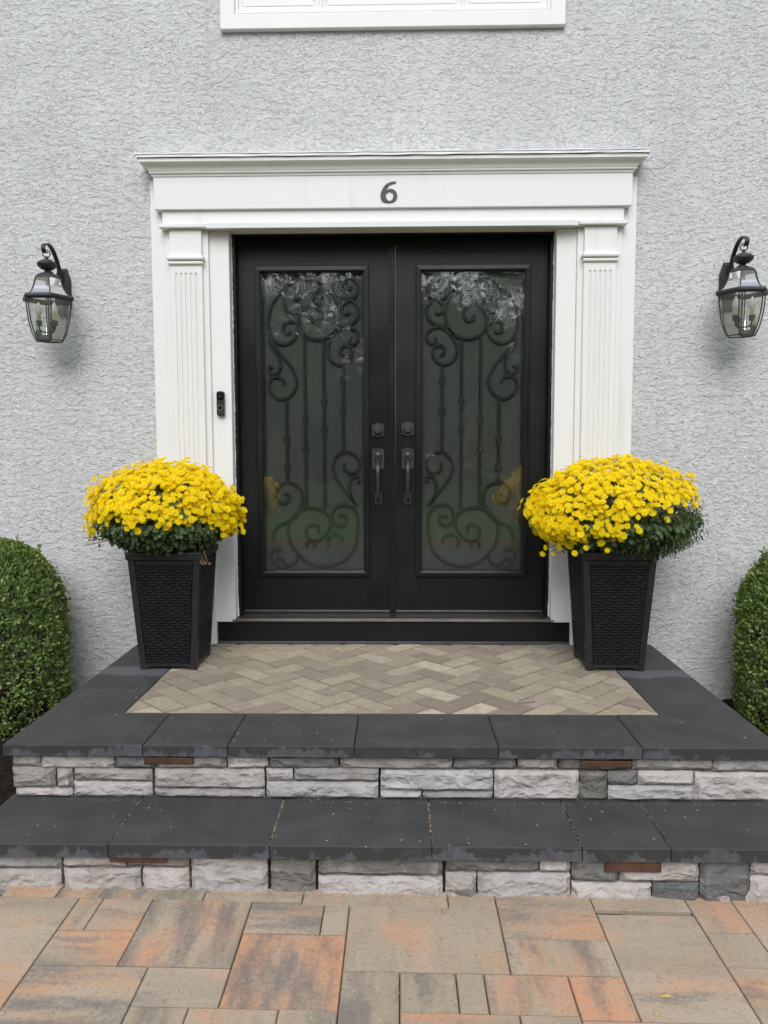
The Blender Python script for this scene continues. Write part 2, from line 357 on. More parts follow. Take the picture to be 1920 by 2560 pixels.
def m_lantern():
    m = NT('weathered_lantern_metal'); co = m.coord(); gw = m.n('NewGeometry'); sx = m.n('SeparateXYZ', i0=gw.outputs['Normal'])
    dust = m.math('MULTIPLY', m.step(sx.outputs[2], .1, .9), m.step(m.noise(co, 30, 4), .35, .65))
    c = m.mix(m.math('MULTIPLY', dust, .6), (.028, .030, .035), (.13, .12, .105))
    m.set(Base_Color=c, Roughness=.5, Metallic=.25, Normal=m.bump(m.noise(co, 150, 3), .0008, .5)); return m.mat
def m_ground(name, cols, scale, bump, bscale, rough=.95):
    m = NT(name); co = m.coord(rnd=False)
    c = m.mix(m.step(m.noise(co, scale, 6, .65), .35, .65), cols[0], cols[1])
    if len(cols) > 2: c = m.mix(m.step(m.noise(co, scale*4.7, 4, .6), .55, .75), c, cols[2])
    m.set(Base_Color=c, Roughness=rough, Normal=m.bump(m.noise(co, bscale, 5, .7), bump)); m.put(m.p, 'Specular IOR Level', .2); return m.mat

MAT = dict(
 stucco=m_stucco(), trim=m_trim(), vinyl=m_trim('white_vinyl', (.82, .82, .80), .05), flash=m_trim('drip_flashing', (.74, .77, .79), .05),
 door=m_door(), rail=m_rail(), glass=m_glass('lite_glass', .00020), clear=m_glass('lantern_glass', 0.0, (.94, .96, .93), 1.1, .17), frost=m_frost(),
 iron=plain('iron_scroll', (.056, .062, .060), .55, var=.1), hardware=plain('dark_bronze_hardware', (.062, .060, .060), .34, .35, var=.1, vscale=20),
 plate=plain('satin_black', (.03, .03, .03), .4), sill=plain('bronze_sill', (.050, .043, .040), .38, .4, var=.15, vscale=14, stretch=(.3,1,1)),
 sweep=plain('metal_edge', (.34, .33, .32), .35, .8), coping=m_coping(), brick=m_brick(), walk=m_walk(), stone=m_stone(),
 sand=m_ground('joint_sand', [(.12, .097, .070), (.065, .052, .040)], 60, .002, 300), core=plain('porch_core', (.05, .046, .042), .9),
 pot=plain('black_resin', (.0165, .017, .0185), .42, var=.12, vscale=9, bump=.0004, bscale=220), soil=m_ground('potting_soil', [(.02, .015, .011), (.04, .03, .022)], 30, .006, 90),
 mulch=m_ground('dark_mulch', [(.016, .012, .010), (.035, .026, .020)], 20, .02, 60), lawn=m_ground('lawn', [(.05, .12, .022), (.08, .155, .035), (.12, .13, .045)], 1.2, .03, 40),
 asphalt=m_ground('asphalt', [(.045, .045, .047), (.06, .06, .06)], 3, .004, 200), litter=m_ground('leaf_strip', [(.09, .055, .025), (.14, .085, .04), (.03, .022, .015)], 6, .03, 30),
 bark=plain('bark', (.07, .052, .038), .9, var=.3, vscale=12, bump=.01, bscale=25, stretch=(1,1,.3)),
 box_leaf=m_leaf('boxwood_leaf', (.082, .158, .036), (.270, .360, .100), .28, .36, (.55, .45, .16)), mum_leaf=m_leaf('mum_leaf', (.042, .080, .028), (.090, .140, .046), .22, .5),
 stem=m_leaf('mum_stem', (.045, .085, .02), (.085, .12, .035), .1, .6), dry=m_leaf('dry_leaf', (.20, .12, .05), (.30, .19, .08), .2, .7),
 tree_leaf=m_leaf('tree_leaf', (.020, .050, .010), (.045, .085, .018), .3, .5), petal=m_petal(), eye=plain('flower_eye', (.78, .50, .008), .7, var=.2, vscale=300),
 lantern=m_lantern(), sleeve=plain('candle_sleeve', (.62, .55, .33), .6), bulb=plain('frosted_bulb', (.80, .80, .78), .3), light_bar=plain('bronze_light_bar', (.098, .052, .032), .5, .2, var=.2, vscale=18),
 plastic=plain('doorbell_plastic', (.022, .022, .023), .35), gloss=plain('doorbell_gloss', (.008, .008, .009), .12), ring=plain('doorbell_ring', (.36, .36, .36), .4, .3),
 number=plain('slate_number', (.050, .055, .065), .45, .3, var=.1, vscale=30), screw=plain('dark_screw', (.03, .02, .015), .6), straw=plain('straw', (.62, .46, .14), .7), crumb=plain('pale_crumb', (.36, .30, .19), .9),
 curtain=plain('curtain', (.5, .5, .5), .9), room=plain('dark_room', (.03, .03, .03), .9), caulk=plain('caulk', (.86, .87, .87), .4))

# ================================================================== SETTING
def sheet(name, x0, x1, y0, y1, z, mat, nx=1, ny=1, amp=0.0):
    b = MB(); v = []
    for j in range(ny+1):
        for i in range(nx+1):
            v.append((x0+(x1-x0)*i/nx, y0+(y1-y0)*j/ny, z + (random.uniform(-amp, amp) if amp else 0)))
    b.add(v, [(j*(nx+1)+i, j*(nx+1)+i+1, (j+1)*(nx+1)+i+1, (j+1)*(nx+1)+i) for j in range(ny) for i in range(nx)])
    return tag(b.build(name, mat), kind='structure')
sheet('lawn', -150, 150, -160, 25, -0.06, MAT['lawn'])
sheet('driveway', -40, 40, -6.9, -4.7, -0.045, MAT['asphalt'])
sheet('leaf_strewn_verge', -40, 40, -7.9, -6.9, -0.04, MAT['litter'])
sheet('garden_bed', -4.6, 4.6, -1.9, 0.1, -0.03, MAT['mulch'], 90, 40, 0.012)
def bed_mound(x0, x1):
    b = MB(); v = []; nx, ny = 44, 34
    for j in range(ny+1):
        for i in range(nx+1):
            fx, fy = i/nx, j/ny
            edge = min(1, 5*min(fx, 1-fx))*min(1, 3.0*fy)
            v.append((x0+(x1-x0)*fx, -1.75+1.85*fy, -0.04 + 0.11*edge + random.uniform(-.011, .011)))
    b.add(v, [(j*(nx+1)+i, j*(nx+1)+i+1, (j+1)*(nx+1)+i+1, (j+1)*(nx+1)+i) for j in range(ny) for i in range(nx)])
    return tag(b.build('mulch_bed', MAT['mulch']), kind='structure')
bed_mound(-3.4, -1.33); bed_mound(1.33, 3.4)

# ---- walkway pavers, laid with a slight cross fall
def wz(x): return -0.011*x - 0.005
def inset(poly, d):
    n = len(poly); cx = sum(p[0] for p in poly)/n; cy = sum(p[1] for p in poly)/n; out = []
    for i in range(n):
        p0, p1, p2 = Vector(poly[i-1]), Vector(poly[i]), Vector(poly[(i+1) % n])
        e1 = (p1-p0); e2 = (p2-p1)
        if e1.length < 1e-5 or e2.length < 1e-5: out.append(tuple(p1)); continue
        n1 = Vector((-e1.y, e1.x)).normalized(); n2 = Vector((-e2.y, e2.x)).normalized()
        bis = n1+n2
        k = d/max(.35, 1+n1.dot(n2)) if bis.length > 1e-4 else 0
        out.append(tuple(p1+bis*k))
    return out
def slab(poly, z0, z1, ch, fall=False, jit=0.0):
    b = MB(); a = inset(poly, ch); dz = (lambda x: wz(x)) if fall else (lambda x: 0.0)
    t = random.uniform(-jit, jit)
    b.loft([[(x, y, z0+dz(x)) for x, y in poly], [(x, y, z1-ch*.8+dz(x)+t) for x, y in poly], [(x, y, z1+dz(x)+t) for x, y in a]])
    return b
WALK = [(-1.232, -1.06, -1.765, -1.711, 0.7, 0.1, 0),(-1.056, -0.587, -1.772, -1.708, 0.25, 0.6, 0),(-0.585, -0.275, -1.776, -1.711, 0.15, 0.1, 0),(-0.274, 0.186, -1.783, -1.718, 0.25, 0, 0),(0.187, 0.341, -1.787, -1.724, 0, 0.0, 0),(0.342, 0.645, -1.943, -1.734, 0.75, 0.5, 1),(0.651, 0.948, -1.8, -1.747, 0.0, 0.15, 0),(0.951, 1.093, -1.887, -1.761, 0.5, 0.25, 0),(-1.413, -0.979, -2.264, -1.775, 0.45, 0.15, 1),(-0.976, -0.901, -1.925, -1.776, 0.6, 0.2, 0),(-0.899, -0.746, -1.929, -1.776, 0.25, 0.4, 1),(-0.97, -0.738, -2.084, -1.93, 0.6, 0.5, 1),(-0.74, -0.431, -2.086, -1.78, 0.35, 0.75, 0),(-0.429, -0.199, -1.938, -1.782, 0.15, 0.6, 1),(-0.198, -0.122, -1.938, -1.786, 0.0, 0.5, 1),(-0.12, 0.341, -2.09, -1.788, 0.1, 0.1, 0),(-0.424, -0.119, -2.237, -1.94, 0.85, 0.55, 0),(-0.969, -0.661, -2.362, -2.087, 0.3, 0.7, 1),(-0.658, -0.425, -2.237, -2.09, 0.1, 0.3, 1),(-0.651, -0.502, -2.359, -2.24, 0.0, 0.6, 0),(-0.502, -0.27, -2.357, -2.241, 0.3, 0.1, 0),(-0.268, -0.117, -2.353, -2.24, 0.0, 0.3, 0),(-0.116, 0.037, -2.351, -2.093, 0.05, 0.8, 0),(0.341, 0.644, -2.093, -1.946, 0.5, 0.55, 0),(0.647, 0.94, -2.255, -1.804, 0.35, 0.15, 1),(0.946, 1.085, -2.038, -1.889, 0, 0.0, 0),(1.095, 1.376, -2.027, -1.781, 0.2, 0.5, 0),(0.944, 1.335, -2.266, -2.043, 0.25, 0.15, 1),(0.037, 0.19, -2.239, -2.096, 0.2, 0.6, 0),(0.191, 0.266, -2.24, -2.096, 0, 0.0, 0),(0.268, 0.495, -2.243, -2.096, 0.55, 0.5, 0),(0.496, 0.645, -2.248, -2.099, 0.6, 0.5, 0),(0.038, 0.346, -2.346, -2.242, 0.45, 0.0, 1),(0.349, 0.494, -2.343, -2.245, 0.1, 0.2, 0),(0.497, 0.801, -2.338, -2.254, 0.65, 0.2, 0),(0.804, 0.948, -2.335, -2.261, 0.1, 0.2, 0)]
walk = sheet('walkway', -1.245, 1.75, -4.6, -1.70, -0.022, MAT['sand'], 30, 30, 0.0)
for v in walk.data.vertices: v.co.z += wz(v.co.x + WLOC[walk].x) - 0.0
def rect(x0, x1, y0, y1, g=.0014):
    return [(x0+g, y0+g), (x1-g, y0+g), (x1-g, y1-g), (x0+g, y1-g)]
def walk_paver(x0, x1, y0, y1, o, d, k):
    ob = slab(rect(x0, x1, y0, y1), -.055, 0.0, .0026, True, .0012).build('paver', MAT['walk'], walk)
    ob.color = (o, d, k, 1); return ob
# snap the traced courses so neighbours share one joint
XS = [-1.232, -1.058, -.978, -.900, -.743, -.655, -.587, -.502, -.427, -.271, -.198, -.1195, .0375, .1905, .2665, .3415, .4955, .6455, .802, .9465, 1.094, 1.36]
YS = [-1.774, -1.787, -1.886, -1.935, -2.04, -2.090, -2.24, -2.254, -2.36]
def snap(v, S, tol): 
    q = min(S, key=lambda s: abs(s-v)); return q if abs(q-v) < tol else v
for x0, x1, y0, y1, o, d, k in WALK:
    x0, x1 = snap(x0, XS, .02), snap(x1, XS, .02)
    y0 = snap(y0, YS, .014) if y0 > -2.3 else -2.392
    y1 = snap(y1, YS, .014) if (y1 < -1.77 and x0 < 1.09) or y1 < -1.9 else -1.700
    if y0 == -2.392 and x0 < -.97: x0 = -.978
    walk_paver(x0, x1, y0, y1, o, d, k)
# carry the pattern on, out of the picture
walk_paver(-1.232, -.978, -2.392, -2.264, .2, .4, 1); walk_paver(.9465, 1.36, -2.392, -2.254, .3, .3, 0)
y = -2.392
rowh = [.152, .302, .152, .228, .302, .152, .302, .228, .152]
for h in rowh:
    if y - h < -4.55: break
    x = -1.232
    while x < 1.70:
        w = min(random.choice([.152, .228, .302, .302, .456]), 1.74-x)
        walk_paver(x, x+w, y-h, y, random.choice([0, .1, .3, .6, .8]), random.choice([0, .1, .3, .6]), random.choice([0, 1])); x += w
    y -= h
for y0, y1 in ((-2.392, -2.04), (-2.04, -1.70)):
    walk_paver(1.36, 1.74, y0, y1, random.random()*.6, random.random()*.5, 1)

# ================================================================== HOUSE
house = thing('house', (0, 0, -0.06), 'pale grey stucco house front with white trimmed double doorway', 'house')
b = MB()
xs = [-5.5, -.851, -.80, .80, .851, 5.5]; zs = [-.30, .36, 2.56, 3.61, 4.95, 6.0]
def hole(x, z): return (abs(x) < .851 and .36 < z < 2.56) or (abs(x) < .80 and 3.61 < z < 4.95)
for i in range(5):
    for j in range(5):
        xm, zm = (xs[i]+xs[i+1])/2, (zs[j]+zs[j+1])/2
        if hole(xm, zm): continue
        for Y in (0.0, .30):
            b.add([(xs[i],Y,zs[j]),(xs[i+1],Y,zs[j]),(xs[i+1],Y,zs[j+1]),(xs[i],Y,zs[j+1])], [(0,1,2,3)])
for x0, x1, z0, z1 in ((-.851,.851,.36,2.56), (-.80,.80,3.61,4.95), (-5.5,5.5,-.30,6.0)):
    for a, c in (((x0,z0),(x1,z0)),((x1,z0),(x1,z1)),((x1,z1),(x0,z1)),((x0,z1),(x0,z0))):
        b.add([(a[0],0,a[1]),(c[0],0,c[1]),(c[0],.30,c[1]),(a[0],.30,a[1])], [(0,1,2,3)])
wall = b.build('wall', MAT['stucco'], house, origin=(0,0,0))
bpy.context.view_layer.update()

# ---- upstairs window
win = MB().box(-.80, .80, .10, .13, 3.61, 4.95).build('window', MAT['room'], house)
trim_prof = [(0, 0.0), (0, -.028), (.003, -.031), (.071, -.031), (.074, -.028), (.074, .02)]
for k in 'btlr':
    MB().frame(-.866, .871, 3.536, 5.02, trim_prof, k).build('trim_board', MAT['vinyl'], win)
MB().frame(-.791, .797, 3.612, 4.945, [(0, .06), (0, -.020), (.004, -.023), (.016, -.023), (.018, -.016), (.018, .06)]).build('frame', MAT['vinyl'], win)
for sx0, sx1 in ((-.776, -.366), (-.350, .349), (.365, .782)):
    MB().frame(sx0, sx1, 3.627, 4.93, [(0, .06), (0, -.008), (.003, -.010), (.012, -.010), (.028, -.003), (.032, -.006), (.072, -.006), (.080, .004), (.082, .03)]).build('sash', MAT['vinyl'], win)
    MB().box(sx0+.078, sx1-.078, .028, .034, 3.705, 4.855).build('pane', MAT['glass'], win)
    MB().box(sx0+.078, sx1-.078, .07, .075, 3.705, 4.855).build('blind', MAT['curtain'], win)
for mx in (-.358, .357):
    MB().box(mx-.0075, mx+.0075, -.014, .06, 3.627, 4.93).build('mullion', MAT['vinyl'], win, bevel=.0015)

# ---- door surround
T = MAT['trim']
sur = part_empty('door_surround', (0, 0, .374), house)
for s in (-1, 1):
    x0, x1 = sorted((s*.948, s*1.175)); MB().box(x0, x1, -.038, .0, .374, 2.546).build('backing_board', T, sur, bevel=.002)
for s in (-1, 1):
    x0, x1 = sorted((s*1.1752, s*1.25)); MB().box(x0, x1, -.020, .0, .374, 2.80).build('edge_board', T, sur, bevel=.002)
    x0, x1 = sorted((s*.8455, s*.9478)); MB().box(x0, x1, -.020, .056, .494, 2.546).build('casing_board', T, sur, bevel=.002)
    # fluted pilaster
    xa, xb = (1.1435, .977) ; cx = s*(xa+xb)/2; hw = (xa-xb)/2
    fl = [(-.051 + .0255*i) for i in range(5)]; r = .0068
    def ring(z, k):
        pts = [(cx-hw, -.036, z), (cx-hw, -.0585, z), (cx-hw+.002, -.0605, z)]
        for f in fl:
            for a in range(9):
                t = math.pi*a/8
                pts.append((cx+f-r*k*math.cos(t), -.0605+.0062*k*math.sin(t), z))
        pts += [(cx+hw-.002, -.0605, z), (cx+hw, -.0585, z), (cx+hw, -.036, z)]
        return pts
    rings = [ring(.56, .02)] + [ring(.574+r*math.sin(t), max(.02, math.sin(t)) if i else .02) for i, t in enumerate((0, .4, .8, 1.2, 1.57))] + [ring(2.328-r + r*math.sin(t), max(.02, math.cos(t))) for t in (0, .35, .7, 1.05, 1.35, 1.55)] + [ring(2.366, .02)]
    MB().loft(rings, False).build('pilaster', T, sur, smooth=True, auto=35)
    MB().box(cx-hw-.006, cx+hw+.006, -.068, -.036, .374, .558).build('plinth', T, sur, bevel=.004, seg=2)
    MB().box(cx-hw+.001, cx+hw-.001, -.0605, -.036, 2.412, 2.546).build('capital', T, sur, bevel=.0015)
    MB().box(cx-hw-.012, cx+hw+.012, -.083, -.036, 2.388, 2.411).build('astragal_moulding', T, sur, bevel=.009, seg=3)
    MB().box(cx-hw-.007, cx+hw+.007, -.074, -.036, 2.367, 2.386).build('bead_moulding', T, sur, bevel=.0085, seg=3)
    x0, x1 = sorted((s*.944, s*1.190)); MB().box(x0, x1, -.086, .0, 2.5475, 2.567).build('cap_moulding', T, sur, bevel=.003)
MB().box(-1.178, 1.176, -.056, .0, 2.5685, 2.640).build('lower_fascia', T, sur, bevel=.002)
MB().box(-.9435, .9435, -.050, .058, 2.548, 2.5665).build('soffit', T, sur)
MB().box(-.9437, .9387, -.092, -.0865, 2.541, 2.5672).box(-.9437, .9387, -.0865, -.0565, 2.5672, 2.5684).build('drip_flashing', MAT['flash'], sur, bevel=.0008)
MB().box(-1.213, 1.210, -.0760, .0, 2.6405, 2.802).build('frieze', T, sur, bevel=.002)
prof = [(0, 2.800), (.004, 2.801), (.0065, 2.806), (.0065, 2.812), (.0145, 2.8135), (.0165, 2.817), (.0165, 2.822), (.020, 2.8245), (.0225, 2.833), (.0275, 2.842), (.036, 2.850), (.048, 2.8555), (.0555, 2.857), (.0555, 2.8725), (0, 2.8735)]
b = MB(); b.loft([[(-1.213-e, 0, z), (-1.213-e, -.0765-e, z), (1.210+e, -.0765-e, z), (1.210+e, 0, z)] for e, z in prof], False)
b.build('crown_moulding', T, sur, smooth=True, auto=28)
b = MB()
n = 40
for (e0, za, zb) in ((.066, 2.8745, 2.8795), (.063, 2.8795, 2.889), (.0665, 2.889, 2.8965)):
    fr = []
    for zz in (za, zb):
        row = [(-1.213-e0, 0, zz)] + [(-1.213-e0 + (2.423+2*e0)*i/n, -.0765-e0 + random.uniform(-.0012, .0012), zz+random.uniform(-.0010, .0010)) for i in range(n+1)] + [(1.210+e0, 0, zz)]
        fr.append(row)
    b.loft(fr, False)
b.add([(-1.2795, 0, 2.8965), (1.2765, 0, 2.8965), (1.2765, -.143, 2.8965), (-1.2795, -.143, 2.8965)], [(0, 1, 2, 3)])
b.build('cornice_flashing', MAT['vinyl'], sur)
# ---- black frame, sill and kick board
b = MB()
for s in (-1, 1):
    x0, x1 = sorted((s*.828, s*.8450)); b.box(x0, x1, .046, .20, .515, 2.540)
    x0, x1 = sorted((s*.8135, s*.828)); b.box(x0, x1, .128, .20, .515, 2.540)
b.box(-.845, .845, .046, .20, 2.5405, 2.5475); b.box(-.813, .813, .1615, .20, 2.515, 2.5405)
frame = b.build('door_frame', MAT['door'], house, bevel=.0012)
MB().box(-.862, .862, -.018, .20, .496, .514).build('sill', MAT['sill'], frame, bevel=.004, seg=2)
MB().box(-.862, .862, -.0225, -.0182, .4965, .5085).build('sill_nose', MAT['sweep'], frame, bevel=.0015)
MB().box(-.828, .828, .114, .20, .5145, .5235).build('sill_step', MAT['plate'], frame)
MB().box(-.968, .968, -.0045, .05, .3855, .4935).build('kick_board', MAT['rail'], frame, bevel=.002)
MB().box(-.968, .968, -.0085, .05, .3735, .385).build('base_strip', plain('grey_strip', (.085, .085, .092), .5), frame, bevel=.002)
for s in (-1, 1):
    pts = [(s*(.8465+random.uniform(-.0014, .0010)), .046+random.uniform(-.002, .0015), .50+2.03*i/130) for i in range(131)]
    MB().tube(pts, [.0034+random.uniform(-.0009, .0014) + (.004*max(0, 1-i/7)) for i in range(131)], 6).build('caulk_bead', MAT['caulk'], frame, smooth=True)

SCROLLS = [[(0.581, 2.293),(0.621, 2.254),(0.653, 2.204),(0.671, 2.142),(0.674, 2.091),(0.666, 2.046),(0.641, 2.01),(0.601, 1.99),(0.561, 1.996),(0.527, 2.025),(0.512, 2.067),(0.523, 2.098),(0.552, 2.113),(0.583, 2.103),(0.596, 2.078),(0.586, 2.052),(0.564, 2.048),(0.555, 2.058)], [(0.32, 2.256),(0.348, 2.284),(0.388, 2.317),(0.439, 2.336),(0.484, 2.339),(0.535, 2.327),(0.57, 2.299),(0.587, 2.254),(0.588, 2.215),(0.577, 2.176),(0.548, 2.157),(0.517, 2.162),(0.494, 2.188),(0.494, 2.216),(0.511, 2.232),(0.534, 2.23)], [(0.337, 2.267),(0.362, 2.281),(0.391, 2.28),(0.417, 2.261),(0.425, 2.233),(0.414, 2.208),(0.394, 2.205),(0.377, 2.219),(0.382, 2.239),(0.395, 2.243)], [(0.348, 2.281),(0.32, 2.253),(0.297, 2.211),(0.286, 2.161),(0.289, 2.105),(0.309, 2.06),(0.35, 2.028),(0.401, 2.014),(0.453, 2.022),(0.487, 2.047),(0.506, 2.092),(0.506, 2.137),(0.486, 2.174),(0.451, 2.194),(0.411, 2.188),(0.386, 2.16),(0.386, 2.127),(0.412, 2.109),(0.438, 2.118),(0.44, 2.143)], [(0.224, 2.293),(0.227, 2.283),(0.244, 2.286),(0.261, 2.302),(0.273, 2.324),(0.3, 2.34),(0.325, 2.322),(0.334, 2.288),(0.325, 2.266),(0.299, 2.243),(0.262, 2.23),(0.222, 2.233),(0.193, 2.254),(0.184, 2.293),(0.198, 2.327),(0.226, 2.339),(0.25, 2.33),(0.261, 2.31)], [(0.228, 2.16),(0.251, 2.149),(0.271, 2.167),(0.268, 2.198),(0.239, 2.222),(0.202, 2.209),(0.183, 2.17),(0.194, 2.125),(0.223, 2.097),(0.263, 2.084),(0.298, 2.069),(0.327, 2.038)], [(0.327, 2.021),(0.295, 2.06),(0.251, 2.079),(0.211, 2.069),(0.188, 2.046),(0.187, 2.012),(0.209, 1.988),(0.231, 2.0),(0.233, 2.023)], [(0.318, 2.035),(0.341, 2.001),(0.35, 1.95),(0.339, 1.91),(0.305, 1.882),(0.27, 1.879),(0.235, 1.898),(0.218, 1.938),(0.226, 1.969),(0.255, 1.981),(0.281, 1.966),(0.281, 1.938),(0.258, 1.926)], [(0.669, 2.024),(0.636, 1.973),(0.591, 1.917),(0.551, 1.866),(0.529, 1.815),(0.523, 1.775),(0.541, 1.73),(0.576, 1.701),(0.616, 1.695),(0.656, 1.718),(0.675, 1.758),(0.669, 1.795),(0.638, 1.815),(0.603, 1.805),(0.59, 1.775)], [(0.672, 2.013),(0.653, 1.968),(0.619, 1.917),(0.611, 1.872),(0.626, 1.837),(0.655, 1.83),(0.676, 1.849),(0.668, 1.87),(0.65, 1.863)], [(0.194, 1.107),(0.226, 1.148),(0.278, 1.212),(0.313, 1.264),(0.33, 1.317),(0.318, 1.363),(0.283, 1.4),(0.243, 1.404),(0.202, 1.381),(0.184, 1.346),(0.19, 1.311),(0.214, 1.291),(0.249, 1.295),(0.268, 1.321),(0.263, 1.346)], [(0.209, 1.116),(0.232, 1.165),(0.239, 1.212),(0.226, 1.257),(0.202, 1.272),(0.184, 1.259),(0.188, 1.242),(0.2, 1.239)], [(0.522, 1.084),(0.501, 1.131),(0.503, 1.184),(0.532, 1.224),(0.579, 1.237),(0.62, 1.225),(0.644, 1.19),(0.641, 1.155),(0.616, 1.127),(0.586, 1.13),(0.57, 1.155),(0.58, 1.177),(0.603, 1.178)], [(0.417, 0.96),(0.411, 0.984),(0.431, 1.006),(0.466, 0.995),(0.481, 0.96),(0.466, 0.925),(0.429, 0.912),(0.385, 0.936),(0.352, 0.984),(0.347, 1.031),(0.372, 1.072),(0.419, 1.094),(0.477, 1.098),(0.523, 1.077),(0.565, 1.036),(0.58, 0.978),(0.572, 0.913),(0.543, 0.86),(0.502, 0.818)], [(0.2, 0.937),(0.194, 1.001),(0.197, 1.054),(0.22, 1.095),(0.261, 1.113),(0.302, 1.109),(0.331, 1.077),(0.334, 1.036),(0.314, 1.004),(0.279, 0.998),(0.257, 1.025),(0.263, 1.051),(0.285, 1.057),(0.302, 1.044)], [(0.2, 0.937),(0.209, 0.883),(0.239, 0.836),(0.286, 0.798),(0.35, 0.777),(0.421, 0.777),(0.479, 0.798),(0.528, 0.836)], [(0.271, 0.91),(0.291, 0.942),(0.326, 0.95),(0.358, 0.928),(0.364, 0.901),(0.35, 0.88)], [(0.435, 0.875),(0.436, 0.904),(0.459, 0.916),(0.479, 0.901),(0.478, 0.876)], [(0.528, 0.835),(0.543, 0.795),(0.579, 0.777),(0.608, 0.795),(0.622, 0.817),(0.643, 0.813),(0.64, 0.794)], [(0.585, 0.759),(0.631, 0.765),(0.669, 0.798),(0.677, 0.839),(0.654, 0.865),(0.619, 0.86)], [(0.528, 1.055),(0.582, 1.019),(0.629, 0.999),(0.656, 0.966),(0.666, 0.919)]]
BARS = [((.375, 2.016), (.375, 1.088), (1.679, 1.525)), ((.478, 2.034), (.478, 1.096), (1.578, 1.420)), ((.270, 1.876), (.270, 1.404), (1.788, 1.628)), ((.580, 1.698), (.580, 1.238), (1.472, 1.316))]
def camel(cx, w, z0, z1, bt, bb, n=12):
    top = [(cx+w/2-w*i/n, z1 + bt*(max(0, math.cos(math.pi*(i/n-.5)*1.25)))**1.5) for i in range(n+1)]
    bot = [(cx-w/2+w*i/n, z0 - bb*(max(0, math.cos(math.pi*(i/n-.5)*1.25)))**1.5) for i in range(n+1)]
    return bot + top
def lathey(mb, prof, cx, cz, n=20, sx=1, sz=1, mi=0):  # prof (r, y)
    mb.loft([[(cx+sx*r*math.cos(2*math.pi*j/n), y, cz+sz*r*math.sin(2*math.pi*j/n)) for j in range(n)] for r, y in prof], True, True, mi)
for s, label in ((-1, 'black door leaf with overlapping centre strip'), (1, 'black door leaf without the centre strip')):
    sx = lambda a, c: sorted((s*a, s*c))
    X0, X1 = .0165, .8265
    b = MB()
    for a, c, z0, z1 in ((X0, .140, .531, 2.536), (.722, X1, .531, 2.536)):
        x0, x1 = sx(a, c); b.box(x0, x1, .112, .160, z0, z1)
    leaf = b.build('door', MAT['door'], house, label=label)
    for z0, z1 in ((.531, .735), (2.382, 2.536)):
        x0, x1 = sx(.1402, .7218); MB().box(x0, x1, .1124, .160, z0, z1).build('rail', MAT['rail'], leaf)
    x0, x1 = sx(.1255, .7365)
    MB().frame(x0, x1, .7200, 2.396, [(0, .120), (0, .100), (.0025, .0972), (.023, .0955), (.0265, .0975), (.0305, .106), (.0315, .122)]).build('lite_frame', MAT['door'], leaf)
    x0, x1 = sx(.152, .710)
    MB().box(x0, x1, .1200, .1235, .745, 2.372).build('glass_pane', MAT['glass'], leaf)
    MB().box(x0, x1, .1530, .157, .745, 2.372).build('frosted_pane', MAT['frost'], leaf)
    MB().frame(x0, x1, .745, 2.372, [(0, .1240), (.012, .1240), (.012, .1525)]).build('spacer', MAT['iron'], leaf)
    x0, x1 = sx(X0+.004, X1-.004); MB().box(x0, x1, .106, .111, .526, .5325).build('door_sweep', MAT['sweep'], leaf)
    for pl in SCROLLS:
        p = [(s*x, z) for x, z in spline(pl, 5)]
        MB().ribbon(p, .0155, .1345, .1445).build('scroll', MAT['iron'], leaf, smooth=True, auto=40)
    for (xa, za), (xb, zb), kn in BARS:
        b = MB().ribbon([(s*xa, za), (s*xb, zb)], .0155, .1345, .1445)
        for zk in kn:
            b.prism([(s*xa+dx, zk+dz) for dx, dz in ((-.007,-.030),(-.013,-.018),(-.013,-.010),(-.021,.002),(-.013,.008),(-.012,.020),(-.007,.026),(.007,.026),(.012,.020),(.013,.008),(.021,.002),(.013,-.010),(.013,-.018),(.007,-.030))[::-1]], .1325, .1435)
        b.build('bar', MAT['iron'], leaf)
    hx = .0785 if s < 0 else .082; dzb = 0 if s < 0 else .006; cx = s*hx
    b = MB(); b.prism(camel(cx, .064, 1.492+dzb, 1.553+dzb, .008, .008), .1015, .1115)
    lathey(b, [(.024, .1015), (.024, .094), (.021, .090), (.0195, .079), (.017, .0775), (.0, .0775)], cx, 1.522+dzb, 24)
    lathey(b, [(.0065, .0774), (.0065, .0766), (0, .0766)], cx, 1.519+dzb, 12, mi=1)
    b.build('deadbolt', [MAT['hardware'], MAT['plate']], leaf, bevel=.002, seg=2)
    b = MB(); b.prism(camel(cx, .064, 1.314, 1.420, .008, .006), .1000, .1115)
    b.prism(camel(cx, .070, 1.4135, 1.4195, .0085, -.0075), .0975, .1005)
    lathey(b, [(1.0, .1005), (.97, .0935), (.85, .086), (.6, .0805), (.3, .078), (0, .0775)], cx, 1.376, 24, .022, .036)
    b.box(cx-.0055, cx+.0055, .0755, .084, 1.366, 1.384, 1)
    b.prism([(cx-.013, 1.3865), (cx, 1.383), (cx+.013, 1.3865), (cx+.010, 1.3905), (cx-.010, 1.3905)], .062, .080)
    gp = spline([(cx, .088, 1.350), (cx, .066, 1.345), (cx, .046, 1.330), (cx, .036, 1.305), (cx, .036, 1.27), (cx, .042, 1.225), (cx, .052, 1.180), (cx, .066, 1.155), (cx, .082, 1.146), (cx, .10, 1.145)], 4)
    rad = [.0115 if i < 12 else max(.0068, .0115 - .00022*(i-12)) for i in range(len(gp))]
    b.tube(gp, rad, 12)
    b.prism(camel(cx, .038, 1.124, 1.180, .006, .006), .1000, .1115)
    b.prism(camel(cx, .044, 1.1765, 1.1815, .0065, -.006), .0975, .1005)
    lathey(b, [(1.0, .1002), (.9, .092), (.5, .086), (0, .085)], cx, 1.150, 16, .014, .021)
    b.build('handle', [MAT['hardware'], MAT['plate']], leaf, smooth=True, auto=35)
